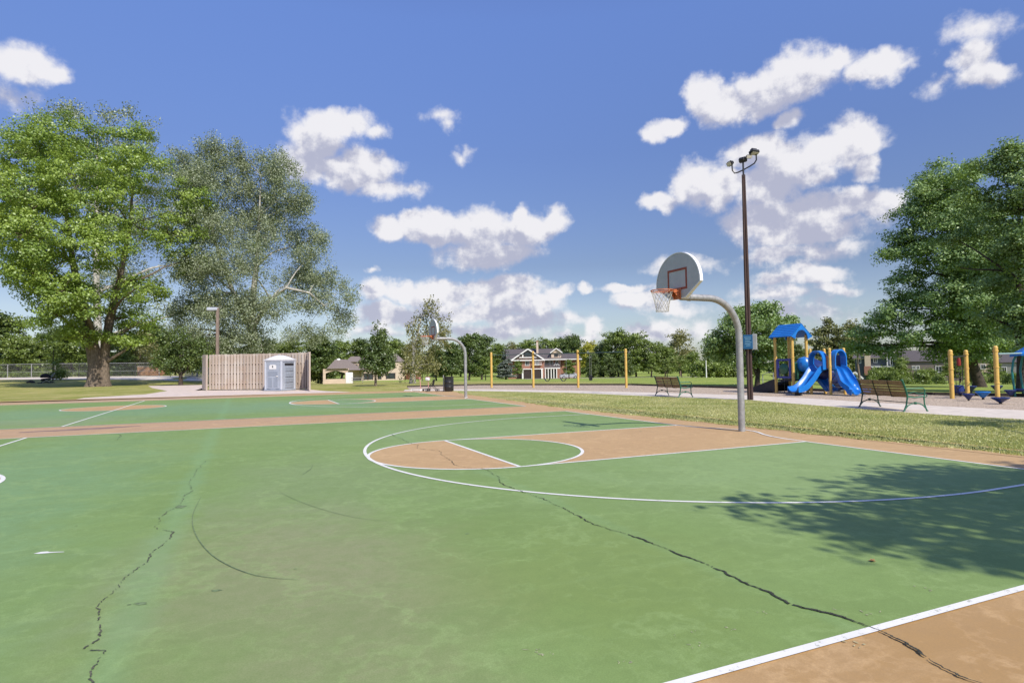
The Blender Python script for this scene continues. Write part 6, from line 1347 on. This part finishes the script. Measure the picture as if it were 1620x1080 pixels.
# houses on the right
small_house(1352, 112, 1.9, 1.35, .9, 'garden_shed', 'tiny white garden shed with a gable roof beside the double slide', M['white'], M['roof_grey'], 2.4, doors=[(0, .6, .9, 1.1)])
def blue_house():
    D = 142; p = atd(1385, D); root = empty('slate_house', p, 'slate blue two storey house with pale chimney seen under the dark maple', 'house', rz=facing(p)); s = F/D
    X = lambda z: ((1330+z/8.53)-1385)/s; Z = lambda z: (600.5-(540+z/8.53))/s
    mb = MB(); mb.box(((X(230)+X(610))/2, 4, Z(210)/2), (X(610)-X(230), 7, Z(210))); mb.box(((X(600)+X(720))/2, 3, Z(175)/2), (X(720)-X(600), 6, Z(175))); mb.build('wall', M['siding_dark'], root)
    mb = MB(); mb.box(((X(230)+X(610))/2, .35, Z(207)), (X(610)-X(230)+.6, .2, .2)); mb.box((X(605), -.1, Z(175)/2+1.8), (.16, .16, Z(175)-2.0)); mb.box((X(560), -.4, Z(322)), (X(700)-X(415), .3, .22)); mb.box((X(435), -.4, Z(322)/2), (.24, .24, Z(322))); mb.build('white_trim', M['white'], root)
    mb = MB(); mb.add([(X(195), -.2, Z(205)), (X(640), -.2, Z(205)), (X(600), 4, Z(85)), (X(235), 4, Z(85)), (X(195), 8.2, Z(205)), (X(640), 8.2, Z(205))], [(0, 1, 2, 3), (3, 2, 5, 4), (0, 3, 4), (1, 5, 2)]); mb.build('roof', M['roof_grey'], root)
    mb = MB(); mb.prism([(X(580), Z(178)), (X(740), Z(178)), (X(660), Z(120))], 5, (0, 2.4, 0)); mb.build('gable_roof', M['roof_grey'], root)
    mb = MB(); mb.box((X(378), -.0, Z(270)), (X(412)-X(342), 1.0, Z(100)-Z(345)), bev=.03); mb.build('chimney', M['siding_beige'], root); mb = MB(); mb.box((X(375), -.02, Z(375)), (X(412)-X(342)+.15, 1.1, Z(330)-Z(450))); mb.build('chimney_base', M['brick'], root)
    window_set(root, [(X(275), Z(243), .7, .9), (X(470), Z(235), .6, 1.0)], .5); window_set(root, [(X(665), Z(250), .8, 1.6)], 0)
    mb = MB(); mb.box((X(550), .42, Z(385)), (X(690)-X(430), .2, Z(330)-Z(440))); mb.build('porch_dark_panel', M['glass'], root)  # dark panel stands in for the shade beneath the porch beam
blue_house()
small_house(1472, 138, 11.5, 4.4, 2.4, 'taupe_house', 'taupe sided house with small twin windows behind the big oval shrub', M['siding_brown'], M['roof_grey'], 8, wins=[(-3.2, 3.0, .45, .7), (-2.4, 3.0, .45, .7), (1.5, 2.6, 1.0, 1.2)], gable=False)
small_house(1549, 140, 4.4, 4.6, 1.6, 'beige_house', 'beige sided house between the second and third yellow climber posts', M['siding_beige'], M['roof_grey'], 8, wins=[(.7, 3.0, .7, .9)], gable=False)
small_house(1600, 138, 6.0, 3.9, 1.8, 'grey_house', 'light grey house behind the third yellow climber post', M['siding_grey'], M['roof_grey'], 8, wins=[(-1.3, 2.3, .7, 1.0), (1.7, 1.9, .6, 1.8)], gable=False)
small_house(1158, 175, 3.2, 5.0, 1.9, 'white_house', 'white gabled house peeking over the hedge left of the near hoop post', M['white'], M['roof_grey'], 6, wins=[(0, 4.2, .6, .8)])
# white garden wall with steps on the right
low_wall(1418, 1462, 128, .9, 'garden_wall', 'low white railing wall left of the taupe house', M['white'])
print('faces', sum(len(o.data.polygons) for o in bpy.data.objects if o.type == 'MESH'))
